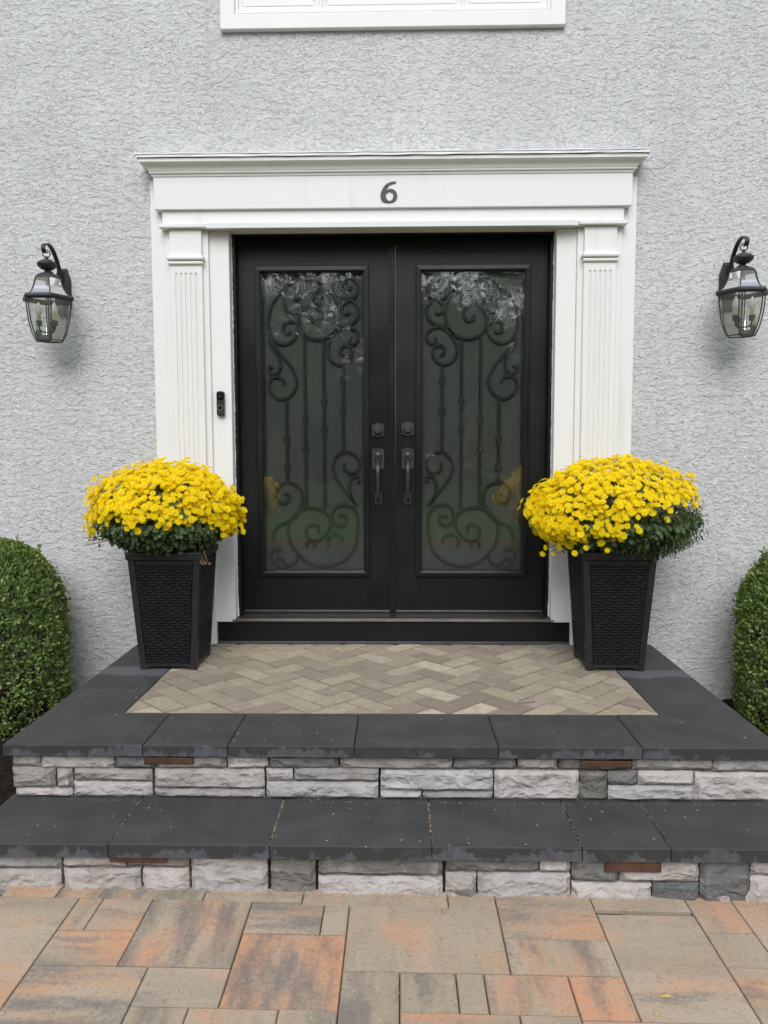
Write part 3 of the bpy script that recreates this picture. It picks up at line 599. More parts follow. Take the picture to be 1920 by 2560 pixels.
    if s < 0:
        b = MB(); b.prism([(-.0185, .5245), (.0150, .5245), (.0150, 2.537), (-.0185, 2.537)], .1035, .1118); b.box(-.0160, .0160, .1119, .162, .5245, 2.537)
        b.box(-.0095, .0050, .0985, .1035, .5245, 2.537)
        b.build('centre_strip', MAT['door'], leaf, bevel=.0016, seg=2)

# ---- house number and doorbell
SIXO = [(0.02, 2.767), (-0.009, 2.763), (-0.033, 2.749), (-0.05, 2.725), (-0.057, 2.702), (-0.055, 2.683), (-0.043, 2.668), (-0.017, 2.663), (0.01, 2.668), (0.025, 2.684), (0.027, 2.701), (0.02, 2.718), (0.003, 2.729), (-0.014, 2.73), (-0.028, 2.722), (-0.021, 2.739), (-0.007, 2.753), (0.02, 2.759)]
SIXH = [(-0.011, 2.718), (0.003, 2.711), (0.008, 2.695), (0.002, 2.678), (-0.012, 2.671), (-0.025, 2.679), (-0.031, 2.696), (-0.025, 2.713)]
def six():
    so = spline([(p[0], p[1], 0) for p in SIXO[:15]], 4)[:-1] + [(p[0], p[1], 0) for p in spline([(q[0], q[1], 0) for q in SIXO[14:]], 4)]
    ho = spline([(p[0], p[1], 0) for p in SIXH + SIXH[:1]], 3)[:-1]
    bm = bmesh.new(); E = []
    for loop in (so, ho):
        vs = [bm.verts.new((p[0], -.0820, p[1])) for p in loop]
        for i in range(len(vs)): E.append(bm.edges.new((vs[i], vs[(i+1) % len(vs)])))
    r = bmesh.ops.triangle_fill(bm, use_beauty=True, use_dissolve=False, edges=E)
    fs = [g for g in r['geom'] if isinstance(g, bmesh.types.BMFace)]
    e = bmesh.ops.extrude_face_region(bm, geom=fs)
    bmesh.ops.translate(bm, vec=(0, .0055, 0), verts=[g for g in e['geom'] if isinstance(g, bmesh.types.BMVert)])
    mb = MB(); bm.verts.index_update()
    mb.add([tuple(v.co) for v in bm.verts], [tuple(v.index for v in f.verts) for f in bm.faces]); bm.free()
    return mb
hn = six().build('house_number', MAT['number'])
tag(hn, 'dark grey metal house number 6 on the white frieze', 'house number')
for x, z in ((-.0265, 2.744), (.0105, 2.682)):
    b = MB(); lathey(b, [(.0042, -.0819), (.0036, -.0838), (0, -.0842)], x, z, 10); b.build('screw', MAT['screw'], hn)
def rrect(cx, cz, w, h, r, n=6):
    o = []
    for qx, qz, a0 in ((1,-1,-90),(1,1,0),(-1,1,90),(-1,-1,180)):
        for i in range(n+1):
            a = R(a0 + 90*i/n); o.append((cx+qx*(w/2-r)+r*math.cos(a), cz+qz*(h/2-r)+r*math.sin(a)))
    return o
bell = MB().prism(rrect(-.900, 1.660, .040, .130, .012), -.046, -.0205).build('video_doorbell', MAT['plastic'], bevel=.003, seg=2)
tag(bell, 'slim black video doorbell on the white door casing', 'doorbell')
MB().prism(rrect(-.900, 1.6985, .0365, .040, .010), -.0474, -.0462).build('camera_window', MAT['gloss'], bell)
b = MB(); lathey(b, [(.0085, -.0476), (.0085, -.0492), (.0062, -.0496), (.0058, -.0485), (0, -.0485)], -.900, 1.7015, 20); b.build('lens', MAT['gloss'], bell)
b = MB(); b.tube([(-.900+.0068*math.cos(R(200+14*i)), -.0497, 1.7010+.0068*math.sin(R(200+14*i))) for i in range(11)], .0006, 5); b.build('lens_glint_ring', MAT['ring'], bell)
b = MB(); lathey(b, [(.0118, -.0462), (.0114, -.0470), (0, -.0470)], -.900, 1.6375, 24); b.build('button', MAT['gloss'], bell)
b = MB(); b.tube([(-.900+.0128*math.cos(2*math.pi*i/28), -.0466, 1.6375+.0128*math.sin(2*math.pi*i/28)) for i in range(28)], .00095, 6, closed=True); b.build('button_ring', MAT['ring'], bell, smooth=True)

# ================================================================== PORCH
UPS = [(-1.367, -1.266, 0.279, 0.317, 3),(-1.263, -0.996, 0.269, 0.316, 2),(-0.993, -0.843, 0.275, 0.315, 0),(-0.84, -0.587, 0.275, 0.313, 1),(-0.584, -0.436, 0.276, 0.315, 2),(-1.368, -1.211, 0.199, 0.276, 1),(-1.206, -1.148, 0.201, 0.271, 1),(-1.144, -0.857, 0.226, 0.271, 3),(-1.36, -1.151, 0.169, 0.198, 2),(-1.147, -0.859, 0.171, 0.222, 2),(-0.85, -0.45, 0.201, 0.273, 2),(-0.852, -0.45, 0.169, 0.197, 3),(-0.433, -0.18, 0.277, 0.316, 0),(-0.178, 0.228, 0.275, 0.314, 1),(-0.445, -0.346, 0.23, 0.276, 2),(-0.343, -0.038, 0.231, 0.279, 1),(-0.445, -0.038, 0.171, 0.227, 2),(-0.032, 0.373, 0.198, 0.273, 2),(-0.032, 0.117, 0.17, 0.194, 2),(0.12, 0.373, 0.169, 0.193, 3),(0.23, 0.454, 0.278, 0.311, 0),(0.458, 0.603, 0.279, 0.313, 1),(0.605, 0.862, 0.278, 0.311, 0),(0.865, 1.151, 0.28, 0.306, 3),(1.153, 1.475, 0.275, 0.305, 1),(0.376, 0.68, 0.174, 0.275, 2),(0.68, 0.78, 0.175, 0.274, 0),(0.78, 0.887, 0.223, 0.275, 0),(0.888, 1.088, 0.224, 0.275, 2),(0.783, 1.089, 0.169, 0.22, 2),(1.088, 1.48, 0.168, 0.271, 2)]
LOS = [(-1.341, -1.061, 0.066, 0.102, 1),(-1.343, -1.064, 0.006, 0.061, 2),(-1.057, -0.853, 0.071, 0.104, 2),(-0.85, -0.644, 0.073, 0.104, 0),(-1.058, -0.802, 0.015, 0.066, 2),(-0.798, -0.645, 0.019, 0.069, 2),(-0.639, -0.39, 0.021, 0.108, 2),(-0.381, -0.233, 0.018, 0.102, 0),(-0.226, 0.177, 0.054, 0.104, 0),(-0.227, 0.177, 0.001, 0.048, 2),(0.185, 0.486, 0.068, 0.099, 0),(0.185, 0.285, 0.022, 0.063, 2),(0.185, 0.284, 0.002, 0.018, 0),(0.287, 0.587, -0.0, 0.063, 2),(0.488, 0.585, 0.068, 0.099, 2),(0.588, 0.74, 0.037, 0.095, 0),(0.742, 0.995, 0.039, 0.091, 2),(0.59, 0.847, -0.011, 0.032, 2),(0.848, 0.997, -0.013, 0.035, 0),(0.998, 1.157, 0.016, 0.091, 0),(1.157, 1.352, 0.064, 0.09, 2),(1.158, 1.354, 0.016, 0.059, 2),(1.002, 1.356, -0.024, 0.01, 2)]
from mathutils import noise as mn
TONE = {0: (.175, .172, .163), 1: (.320, .313, .305), 2: (.485, .462, .450), 3: (.385, .362, .346), 4: (.5, .5, .5)}
def stone(x0, x1, z0, z1, depth, amp=.010):
    """rock-faced block, front at y=0 looking to -Y, in local coordinates"""
    g = .0014; x0 += g; x1 -= g; z0 += g*.7; z1 -= g*.7
    w, h = x1-x0, z1-z0; nx = max(5, min(26, int(w/.015))); nz = max(4, int(h/.010)); sd = random.uniform(0, 90)
    v = []; f = []
    for j in range(nz+1):
        for i in range(nx+1):
            u, t = i/nx, j/nz; x, z = x0+w*u, z0+h*t
            d = min(u*w, (1-u)*w, t*h, (1-t)*h)
            e = max(0, 1-d/.011)
            y = .010*e*e - amp*(mn.fractal(Vector((x*9+sd, z*14, sd)), 1.0, 2.0, 4)*.9 + .25)*(1-e*.6)
            y -= .010*abs(mn.noise(Vector((x*21, z*34+sd, 3))))*(1-e)
            if i in (0, nx): x += random.uniform(-.0018, .0018)
            if j in (0, nz): z += .0026*mn.noise(Vector((x*16+sd, j, 1)))
            v.append((x, y, z))
    for j in range(nz):
        for i in range(nx): a = j*(nx+1)+i; f.append((a, a+1, a+nx+2, a+nx+1))
    rim = [i for i in range(nx+1)] + [(j+1)*(nx+1)-1 for j in range(1, nz+1)] + [nz*(nx+1)+i for i in range(nx-1, -1, -1)] + [j*(nx+1) for j in range(nz-1, 0, -1)]
    base = len(v); v += [(v[i][0], depth, v[i][2]) for i in rim]; m = len(rim)
    for i in range(m): f.append((rim[i], base+i, base+(i+1) % m, rim[(i+1) % m]))
    return v, f
def put_stone(parent, x0, x1, z0, z1, k, face):
    v, f = stone(x0, x1, z0, z1, .07, .011 if z1-z0 > .045 else .007)
    b = MB()
    if face[0] == 'front': v = [(x, y+face[1], z) for x, y, z in v]
    elif face[0] == 'left': v = [(face[1]+y, -x, z) for x, y, z in v]
    else: v = [(face[1]-y, x, z) for x, y, z in v]
    b.add(v, f); o = b.build('stone', MAT['stone'], parent, smooth=True, auto=32)
    t = TONE[k]; j = random.uniform(.88, 1.10); tint = random.uniform(-.012, .012)
    o.color = (t[0]*j+tint, t[1]*j, t[2]*j-tint, 1); return o
porch = thing('front_porch', (0, -.7, -0.02), 'raised porch with herringbone pavers, charcoal coping and grey stone riser', 'porch')
MB().box(-1.325, 1.325, -1.36, -.003, -.10, .3305).build('core', MAT['core'], porch)
for x0, x1, z0, z1, k in UPS:
    if z1 > .30: z1 = .3305
    if z0 < .176: z0 = .1665
    put_stone(porch, x0, min(x1, 1.372), z0, z1, k, ('front', -1.415))
def course(parent, side, xf, ya, yb, z0, z1):
    z = z0
    while z < z1-.01:
        h = min(random.choice([.042, .055, .085]), z1-z)
        if z1-z-h < .02: h = z1-z
        yy = ya
        while yy < yb-.01:
            w = min(random.uniform(.14, .36), yb-yy)
            if yb-yy-w < .06: w = yb-yy
            if side == 'left': put_stone(parent, -(yy+w), -yy, z, z+h, random.choice([0, 1, 2, 2, 3]), ('left', xf))
            else: put_stone(parent, yy, yy+w, z, z+h, random.choice([0, 1, 2, 2, 3]), ('right', xf))
            yy += w
        z += h
course(porch, 'left', -1.352, -1.33, -.004, .0, .3305); course(porch, 'right', 1.352, -1.33, -.004, .0, .3305)
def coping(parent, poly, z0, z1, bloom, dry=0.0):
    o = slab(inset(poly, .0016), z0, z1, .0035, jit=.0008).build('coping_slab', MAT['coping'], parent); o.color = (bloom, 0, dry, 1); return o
ZP = .372; YF, YI = -1.443, -1.100; XO, XI = 1.385, 1.066
J = [-.880, -.575, -.124, .387, .893]; E5 = [-XO] + J + [XO]
bl = [.75, .62, .72, .30, .78, .55]
for i in range(6):
    x0, x1 = E5[i], E5[i+1]; p = [(x0, YF), (x1, YF), (x1, YI), (x0, YI)]
    if i == 0: p = [(-XO, YF), (x1, YF), (x1, YI), (-XI, YI)]
    if i == 5: p = [(x0, YF), (XO, YF), (XI, YI), (x0, YI)]
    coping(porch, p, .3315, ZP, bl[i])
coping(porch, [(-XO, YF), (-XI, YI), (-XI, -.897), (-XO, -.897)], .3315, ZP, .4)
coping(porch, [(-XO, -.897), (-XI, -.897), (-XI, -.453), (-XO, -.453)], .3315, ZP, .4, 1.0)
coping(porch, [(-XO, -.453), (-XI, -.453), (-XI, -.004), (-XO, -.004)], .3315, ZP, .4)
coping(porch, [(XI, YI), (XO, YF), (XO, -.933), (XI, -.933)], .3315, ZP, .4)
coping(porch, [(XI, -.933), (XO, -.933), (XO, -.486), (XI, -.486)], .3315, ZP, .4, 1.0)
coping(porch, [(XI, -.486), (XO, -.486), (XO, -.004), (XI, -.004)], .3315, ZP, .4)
MB().box(-XI-.01, XI+.01, YI-.01, -.004, .331, .3620).build('joint_sand', MAT['sand'], porch)
def clip(poly, x0, x1, y0, y1):
    for ax, val, sg in ((0, x0, 1), (0, x1, -1), (1, y0, 1), (1, y1, -1)):
        out = []
        for i in range(len(poly)):
            a, c = poly[i-1], poly[i]; da, dc = sg*(a[ax]-val), sg*(c[ax]-val)
            if (da >= 0) != (dc >= 0):
                t = da/(da-dc); out.append((a[0]+(c[0]-a[0])*t, a[1]+(c[1]-a[1])*t))
            if dc >= 0: out.append(c)
        poly = out
        if len(poly) < 3: return []
    return poly
U = .1005; q2 = math.sqrt(.5)
def area(p): return .5*abs(sum(p[i-1][0]*p[i][1]-p[i][0]*p[i-1][1] for i in range(len(p))))
for i in range(-24, 25):
    for j in range(-24, 25):
        r = (i-j) % 4
        if r == 0: w, h = 2, 1
        elif r == 3: w, h = 1, 2
        else: continue
        g = .0026
        qd = [(i*U+g, j*U+g), ((i+w)*U-g, j*U+g), ((i+w)*U-g, (j+h)*U-g), (i*U+g, (j+h)*U-g)]
        qd = [((x-y)*q2+.02, (x+y)*q2-.60) for x, y in qd]
        p = clip(qd, -XI+.002, XI-.002, YI+.002, -.012)
        p = [c for k, c in enumerate(p) if math.dist(c, p[k-1]) > 1e-3]
        if len(p) < 3 or area(p) < 5e-4: continue
        slab(p, .340, .3715, .0040, jit=.0020).build('paver', MAT['brick'], porch)

step = thing('entrance_step', (0, -1.57, -0.04), 'lower entrance step of charcoal treads on grey stone riser', 'step')
MB().box(-1.30, 1.31, -1.67, -1.38, -.12, .1205).build('core', MAT['core'], step)
for x0, x1, z0, z1, k in LOS:
    if z1 > .088: z1 = .1205
    if z0 < .026: z0 = -.04
    put_stone(step, max(x0, -1.345), min(x1, 1.355), z0, z1, k, ('front', -1.716))
course(step, 'left', -1.333, -1.66, -1.37, -.03, .1205); course(step, 'right', 1.343, -1.66, -1.37, -.03, .1205)
E6 = [-1.381, -.895, -.378, .140, .614, .892, 1.39]; bl2 = [.70, .72, .62, .80, .66, .75]
for i in range(6):
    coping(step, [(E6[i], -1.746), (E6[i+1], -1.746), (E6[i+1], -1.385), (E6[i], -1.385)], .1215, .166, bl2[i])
# sand crumbs swept into the tread joints
b = MB()
def crumb(b, x, y, z, r):
    a = random.random()*3
    b.add([(x+r*math.cos(a), y+r*math.sin(a), z), (x+r*math.cos(a+2.1), y+r*math.sin(a+2.1), z), (x+r*math.cos(a+4.2), y+r*math.sin(a+4.2), z), (x, y, z+r*.8)], [(0,1,3),(1,2,3),(2,0,3)])
for x, dens in ((-.895, 60), (-.378, 130), (.140, 110), (.614, 50), (.892, 45)):
    for _ in range(dens): crumb(b, x+random.gauss(0, .0022), -1.74+.31*random.random()**.8, .1650, random.uniform(.0012, .0028))
for _ in range(240): crumb(b, random.uniform(-1.2, 1.3), -1.415-.018-abs(random.gauss(0, .008)), .1660, random.uniform(.001, .0026))
tag(b.build('sand_crumbs', MAT['crumb'], step), kind='stuff')
b = MB()
for _ in range(900):
    x = random.uniform(-1.2, 1.35); crumb(b, x, -1.732-abs(random.gauss(0, .012)), wz(x)+.0006, random.uniform(.001, .003))
for _ in range(260):
    x = random.choice(XS[1:]); crumb(b, x+random.gauss(0, .002), random.uniform(-2.39, -1.78), wz(x)-.0004, random.uniform(.001, .0024))
tag(b.build('swept_joint_sand', MAT['crumb'], walk), kind='stuff')
for x0, x1, z0, z1, yf, lab in ((-.881, -.702, .2975, .3225, -1.432, 'bronze light bar under the upper coping on the doorbell side of the porch'),
        (.679, .859, .2965, .3185, -1.432, 'bronze light bar under the upper coping, away from the doorbell, above a dark stone'),
        (-.897, -.712, .0985, .1205, -1.733, 'bronze light bar under the lower tread on the doorbell side of the step'),
        (.689, .868, .0800, .1205, -1.733, 'bronze light bar under the lower tread on the side away from the doorbell')):
    o = MB().box(x0, x1, yf, yf+.03, z0, z1).build('step_light', MAT['light_bar'], bevel=.0025, seg=2)
    tag(o, lab, 'step light', 'hardscape lights under the treads')
    MB().box(x0+.006, x1-.006, yf+.006, yf+.024, z0-.0016, z0-.0002).build('lens', MAT['bulb'], o)

# ================================================================== PLANTERS
def planter(cx, cy, label, mirror):
    t = thing('planter', (cx, cy, .3735), label, 'planter', 'tall woven planters flanking the doors')
    zb, zt = .3735, .9065; hb, ht = .134, .169
    def hz(z): return hb+(ht-hb)*(z-zb)/(zt-zb)
    def sq(h, z): return [(cx-h, cy-h, z), (cx+h, cy-h, z), (cx+h, cy+h, z), (cx-h, cy+h, z)]
    MB().loft([sq(hz(zb+.022)-.010, zb+.022), sq(ht-.010, zt)]).build('body', MAT['pot'], t)
    # rim with a rolled lip, open inside
    MB().loft([sq(ht+.002, zt-.002), sq(ht+.0075, zt+.002), sq(ht+.0095, zt+.031), sq(ht+.0085, zt+.0355), sq(ht-.008, zt+.0355), sq(ht-.010, zt+.004), sq(ht-.006, zt-.001)], True, False).build('rim', MAT['pot'], t, bevel=.0012)
    MB().loft([sq(ht-.012, zt+.004), sq(ht-.012, zt+.010)]).build('soil', MAT['soil'], t)
    # corner posts
    for sx in (-1, 1):
        for sy in (-1, 1):
            b = MB()
            def L(z, o):
                h = hz(z)+o; w = .030
                return [(cx+sx*h, cy+sy*h, z), (cx+sx*(h-w), cy+sy*h, z), (cx+sx*(h-w), cy+sy*(h-.008), z), (cx+sx*(h-.008), cy+sy*(h-.008), z), (cx+sx*(h-.008), cy+sy*(h-w), z), (cx+sx*h, cy+sy*(h-w), z)]
            b.loft([L(zb, .001), L(zt-.0005, .001)]); b.build('corner_post', MAT['pot'], t, bevel=.0022, seg=2)
    for k in range(4):
        a = k*math.pi/2; ca, sa = math.cos(a), math.sin(a)
        def W(u, o, z):     # u along the face, o out of it
            x, y = u, -(hz(z)+o); return (cx+ca*x-sa*y, cy+sa*x+ca*y, z)
        # bottom rail with arched feet cut-out
        h0 = hz(zb)-.031; prof = []
        b = MB(); n = 14; up = []; lo = []
        for i in range(n+1):
            u = -h0-.003+2*(h0+.003)*i/n; e = min(1, max(0, (h0-abs(u))/.016)); lo.append((u, zb+.001+.013*e)); up.append((u, zb+.030))
        b.loft([[W(u, -.001, z) for u, z in lo], [W(u, -.001, z) for u, z in up]], False)
        b.loft([[W(u, -.009, z) for u, z in lo], [W(u, -.001, z) for u, z in lo]], False)
        b.loft([[W(u, -.001, z) for u, z in up], [W(u, -.009, z) for u, z in up]], False); b.build('bottom_rail', MAT['pot'], t)
        # woven panel: every strand is a raised pillow
        b = MB(); z = zb+.0335; row = 0; pitch = .01375; per = .0525
        while z + pitch < zt-.006:
            hw = hz(z)-.0325; sh = (row*.0175*mirror) % per; u = -hw - per + sh
            while u < hw:
                for (a0, a1, z0, z1, o) in ((u+.0003, u+.0395, z+.0006, z+pitch-.0006, .0030), (u+.0400, u+.0520, z-.001, z+pitch+.001, -.0030)):
                    a0, a1 = max(a0, -hw), min(a1, hw)
                    if a1-a0 < .004: continue
                    ch = .0036
                    v = [W(a0, -.0100, z0), W(a1, -.0100, z0), W(a1, -.0100, z1), W(a0, -.0100, z1)] + [W(a0+ch, -.0022+o, z0+ch), W(a1-ch, -.0022+o, z0+ch), W(a1-ch, -.0022+o, z1-ch), W(a0+ch, -.0022+o, z1-ch)]
                    b.add(v, [(4,5,6,7),(0,1,5,4),(1,2,6,5),(2,3,7,6),(3,0,4,7)])
                u += per
            z += pitch; row += 1
        o = b.build('weave_panel', MAT['pot'], t); o['kind'] = 'stuff'
    return t
planter(-1.067, -.372, 'tapered black woven planter beside the door on the doorbell side', -1)
planter(1.056, -.372, 'tapered black woven planter beside the door away from the doorbell', 1)

# ================================================================== FOLIAGE HELPERS
def unit(a): return a/np.maximum(1e-9, np.linalg.norm(a, axis=-1, keepdims=True))
def scatter(name, mat, tv, tf, pos, d, nrm, sc, parent=None, origin=(0,0,0), kind=None, mi=None):
    """n copies of a small template as ONE mesh; template x=along d, z=along nrm"""
    tv = np.array(tv, float); n = len(pos)
    X = unit(d); Y = unit(np.cross(nrm, X)); Z = np.cross(X, Y)
    sc = np.asarray(sc, float).reshape(-1, 1, 1)
    V = pos[:, None, :] + sc*(tv[None, :, 0:1]*X[:, None, :] + tv[None, :, 1:2]*Y[:, None, :] + tv[None, :, 2:3]*Z[:, None, :])
    V = V.reshape(-1, 3) - np.array(origin)
    k = len(tv); me = bpy.data.meshes.new(name)
    sizes = np.array([len(f) for f in tf]); flat = np.concatenate([np.array(f) for f in tf])
    loops = (flat[None, :] + (np.arange(n)*k)[:, None]).ravel()
    tot = np.tile(sizes, n); start = np.concatenate([[0], np.cumsum(tot)[:-1]])
    me.vertices.add(len(V)); me.vertices.foreach_set('co', V.ravel().astype(np.float32))
    me.loops.add(len(loops)); me.loops.foreach_set('vertex_index', loops.astype(np.int32))
    me.polygons.add(len(tot)); me.polygons.foreach_set('loop_start', start.astype(np.int32)); me.polygons.foreach_set('loop_total', tot.astype(np.int32))
    for mt in (mat if isinstance(mat, list) else [mat]): me.materials.append(mt)
    if mi is not None: me.polygons.foreach_set('material_index', np.tile(np.array(mi), n).astype(np.int32))
    me.update(calc_edges=True); me.validate()
    o = bpy.data.objects.new(name, me); C.objects.link(o); place(o, origin, parent)
    if kind: o['kind'] = kind
    return o
LEAF_OVAL = ([(0,0,0), (.35,.24,.05), (.75,.22,.06), (1,0,.02), (.75,-.22,.06), (.35,-.24,.05), (.5,0,-.02)], [(0,6,2,1), (6,3,2), (0,5,4,6), (6,4,3)])
LEAF_LOBED = ([(0,0,0), (.30,.10,.02), (.38,.34,.05), (.58,.16,.04), (.72,.30,.02), (1,0,-.06), (.72,-.30,.02), (.58,-.16,.04), (.38,-.34,.05), (.30,-.10,.02), (.5,0,-.03)],
              [(0,10,2,1), (10,4,3,2), (10,5,4), (0,9,8,10), (10,8,7,6), (10,6,5)])

# ================================================================== CHRYSANTHEMUMS
def flower_template(seed):
    r = random.Random(seed); V = []; F = []; M = []
    def petal(a, l, w, tilt, z0):
        ca, sa = math.cos(a), math.sin(a); ct, st = math.cos(tilt), math.sin(tilt); b0 = len(V)
        for (u, v, dz) in ((.10, 0, 0), (.62, w, .0), (1.0, w*.35, -.02), (1.0, -w*.35, -.02), (.62, -w, .0)):
            x, y, z = u*l*ct, v, u*l*st + dz*l + z0
            V.append((x*ca-y*sa, x*sa+y*ca, z))
        F.append((b0, b0+1, b0+2, b0+3, b0+4)); M.append(0)
    n = 15
    for i in range(n): petal(2*math.pi*i/n + r.uniform(-.1, .1), r.uniform(.90, 1.05), .17, r.uniform(.02, .30), .0)
    for i in range(11): petal(2*math.pi*i/11 + r.uniform(-.15, .15), r.uniform(.62, .80), .15, r.uniform(.22, .50), .04)
    b0 = len(V); m = 8
    for rr, z in ((.24, .18), (.20, .27)):
        for i in range(m): V.append((rr*math.cos(2*math.pi*i/m), rr*math.sin(2*math.pi*i/m), z))
    V.append((0, 0, .29))
    for i in range(m): k = (i+1) % m; F.append((b0+i, b0+k, b0+m+k, b0+m+i)); M.append(1); F.append((b0+m+i, b0+m+k, b0+2*m)); M.append(1)
    return V, F, M
FT = [flower_template(k) for k in range(4)]
FM = []
for V, F, M in FT:
    me = bpy.data.meshes.new('flower'); me.from_pydata(V, [], F); me.materials.append(MAT['petal']); me.materials.append(MAT['eye']); me.polygons.foreach_set('material_index', M); me.update(); FM.append(me)
def mum(c, rad, label, lower, extra, seed):
    """c centre of the dome, rad=(rx,ry,up,down); lower(dx,dy) gives the height where bloom ends"""
    g = np.random.default_rng(seed); cx, cy, cz = c; rx, ry, ru, rd = rad
    t = thing('chrysanthemum', (cx, cy, .915), label, 'flowers', 'yellow mums in the planters')
    def surf(d):
        s = np.where(d[:, 2:3] > 0, ru, rd)
        return np.array([rx, ry, 1.0])*d*np.concatenate([np.ones_like(s), np.ones_like(s), s], 1)
    # blooms by dart throwing on the dome
    d = unit(g.normal(size=(60000, 3))); p = surf(d)*g.uniform(.93, 1.05, (60000, 1))
    p *= np.where(g.random((60000, 1)) < .05, g.uniform(1.02, 1.09, (60000, 1)), 1.0)
    az = np.arctan2(d[:, 1], d[:, 0])
    lump = 1 + .035*np.sin(az*5+seed) + .03*np.sin(az*3+d[:, 2]*7+seed*2) + .02*np.sin(az*11+d[:, 2]*13)
    p = p*lump[:, None]
    lim = np.array([lower(a, b_) for a, b_ in zip(p[:, 0], p[:, 1])]) + g.normal(0, .020, len(p))
    hole = np.sin(p[:, 0]*31+seed)*np.sin(p[:, 1]*27+2*seed)*np.sin(p[:, 2]*33+seed)
    low = np.clip(1-(p[:, 2]+cz-lim)/.10, 0, 1)
    ok = (p[:, 2]+cz > lim) & (hole < .60) & (g.random(len(p)) > .6*low); p, d = p[ok], d[ok]
    acc = []; grid = {}; S = .0212
    for i in range(len(p)):
        k = tuple((p[i]//S).astype(int)); good = True
        for ax in (-1, 0, 1):
            for ay in (-1, 0, 1):
                for az_ in (-1, 0, 1):
                    for q in grid.get((k[0]+ax, k[1]+ay, k[2]+az_), ()):
                        if ((p[q]-p[i])**2).sum() < S*S*.95: good = False; break
        if good: grid.setdefault(k, []).append(i); acc.append(i)
        if len(acc) > 1700: break
    P = p[acc] + np.array([cx, cy, cz]); D = unit(d[acc]/np.array([rx, ry, ru])*.35)
    for q in extra: P = np.vstack([P, q]); D = np.vstack([D, unit(np.array(q)-np.array([cx, cy, cz]))])
    N = unit(D*np.array([1, 1, 1]) + np.array([0, -.45, .25]) + g.normal(0, .24, D.shape))
    sz = g.uniform(.0120, .0205, len(P))
    near = np.argsort(P[:, 1] - .25*N[:, 1]*0)       # the blooms that show: nearest to the path
    for rank, i in enumerate(near):
        if rank >= 300: break
        o = bpy.data.objects.new('flower', FM[int(g.integers(4))]); C.objects.link(o)
        zq = Vector(N[i]).to_track_quat('Z', 'Y'); o.rotation_mode = 'QUATERNION'; o.rotation_quaternion = zq @ Vector((0, 0, 1)).rotation_difference(Vector((0, 0, 1)))
        o.scale = (sz[i],)*3; place(o, tuple(P[i]), t)
    rest = near[300:]
    if len(rest):
        V, F, M = FT[0]; ref = unit(g.normal(size=(len(rest), 3)))
        scatter('more_flowers', [MAT['petal'], MAT['eye']], V, F, P[rest], np.cross(N[rest], ref), N[rest], sz[rest], t, (cx, cy, cz), 'stuff', M)
    xl = []
    # foliage: an inner shell of drooping lobed leaves, and stems
    n = 6800; d = unit(g.normal(size=(n, 3))); d[:, 2] = np.where(g.random(n) < .70, -np.abs(d[:, 2]), d[:, 2]); p = surf(d)*(g.uniform(.66, .97, (n, 1)))
    w = np.clip((-.02-p[:, 2])/.12, 0, 1); shr = 1-.20*w
    p[:, 0] *= shr; p[:, 1] *= shr
    pos = p + np.array([cx, cy, cz]); keep = (pos[:, 2] > .918) | ((np.abs(pos[:, 0]-POTX[0 if cx < 0 else 1]) > .178) & (pos[:, 2] > .895)) | ((pos[:, 1] < -.372-.178) & (pos[:, 2] > .882)); pos, d = pos[keep], d[keep]; n = len(pos)
    hang = unit(d*np.array([1, 1, .3])*.55 + np.array([0, 0, -.75]) + g.normal(0, .32, (n, 3)))
    scatter('foliage', MAT['mum_leaf'], *LEAF_LOBED, pos, hang, unit(d + np.array([0, -.2, .45]) + g.normal(0, .35, (n, 3))), g.uniform(.024, .042, n), t, (cx, cy, cz), 'stuff')
    b = MB(); m = 190
    for q in extra:
        q = np.array(q); s0 = np.array([POTX[0 if cx < 0 else 1], -.40, .95]); base = s0*.45+q*.55+np.array([0, 0, .03])
        pts = spline([tuple(s0), tuple(base), tuple(q-np.array([0, 0, .004]))], 4); b.tube(pts, .0017, 4)
        for _ in range(7):
            u = g.uniform(.5, .97); k = pts[int(u*(len(pts)-1))]; xl.append(np.array(k)+g.normal(0, .006, 3))
    for i in range(m):
        a = unit(g.normal(size=3)); a[1] = -abs(a[1]) if g.random() < .75 else a[1]; a[2] = abs(a[2])*.8 - .12
        e = surf(a[None])[0]*g.uniform(.84, .98) + np.array([cx, cy, cz])
        s0 = np.array([POTX[0 if cx < 0 else 1]+g.uniform(-.08, .08), -.372+g.uniform(-.08, .08), .92])
        mid = (s0+e)/2 + np.array([0, 0, -.03]) + (e-s0)*np.array([.12, .12, -.1])
        b.tube([tuple(q) for q in spline([tuple(s0), tuple(mid), tuple(e)], 3)], .0018, 4)
    tag(b.build('stems', MAT['stem'], t, origin=(cx, cy, cz)), kind='stuff')
    xl = np.array(xl); scatter('side_leaves', MAT['mum_leaf'], *LEAF_LOBED, xl, unit(g.normal(size=xl.shape)+np.array([0, 0, -.7])), unit(g.normal(size=xl.shape)+np.array([0, -.3, .6])), g.uniform(.018, .034, len(xl)), t, (cx, cy, cz), 'stuff')
    return t, g, surf
POTX = (-1.067, 1.056)
def lowL(x, y):
    a = max(0, abs(x+.0)-.22)/.17
    return 1.118 - .135*min(1, a)**1.4 - (.03 if x < -.3 else 0) + .012*math.sin(x*37)
mumL = mum((-1.093, -.385, 1.090), (.338, .335, .258, .185), 'even dense dome of yellow chrysanthemums in the planter by the doorbell', lowL, [(-1.47, -.40, .985), (-1.455, -.46, .972), (-1.485, -.43, 1.0), (-.725, -.42, 1.055), (-.712, -.44, 1.03), (-.72, -.36, 1.075)], 3)
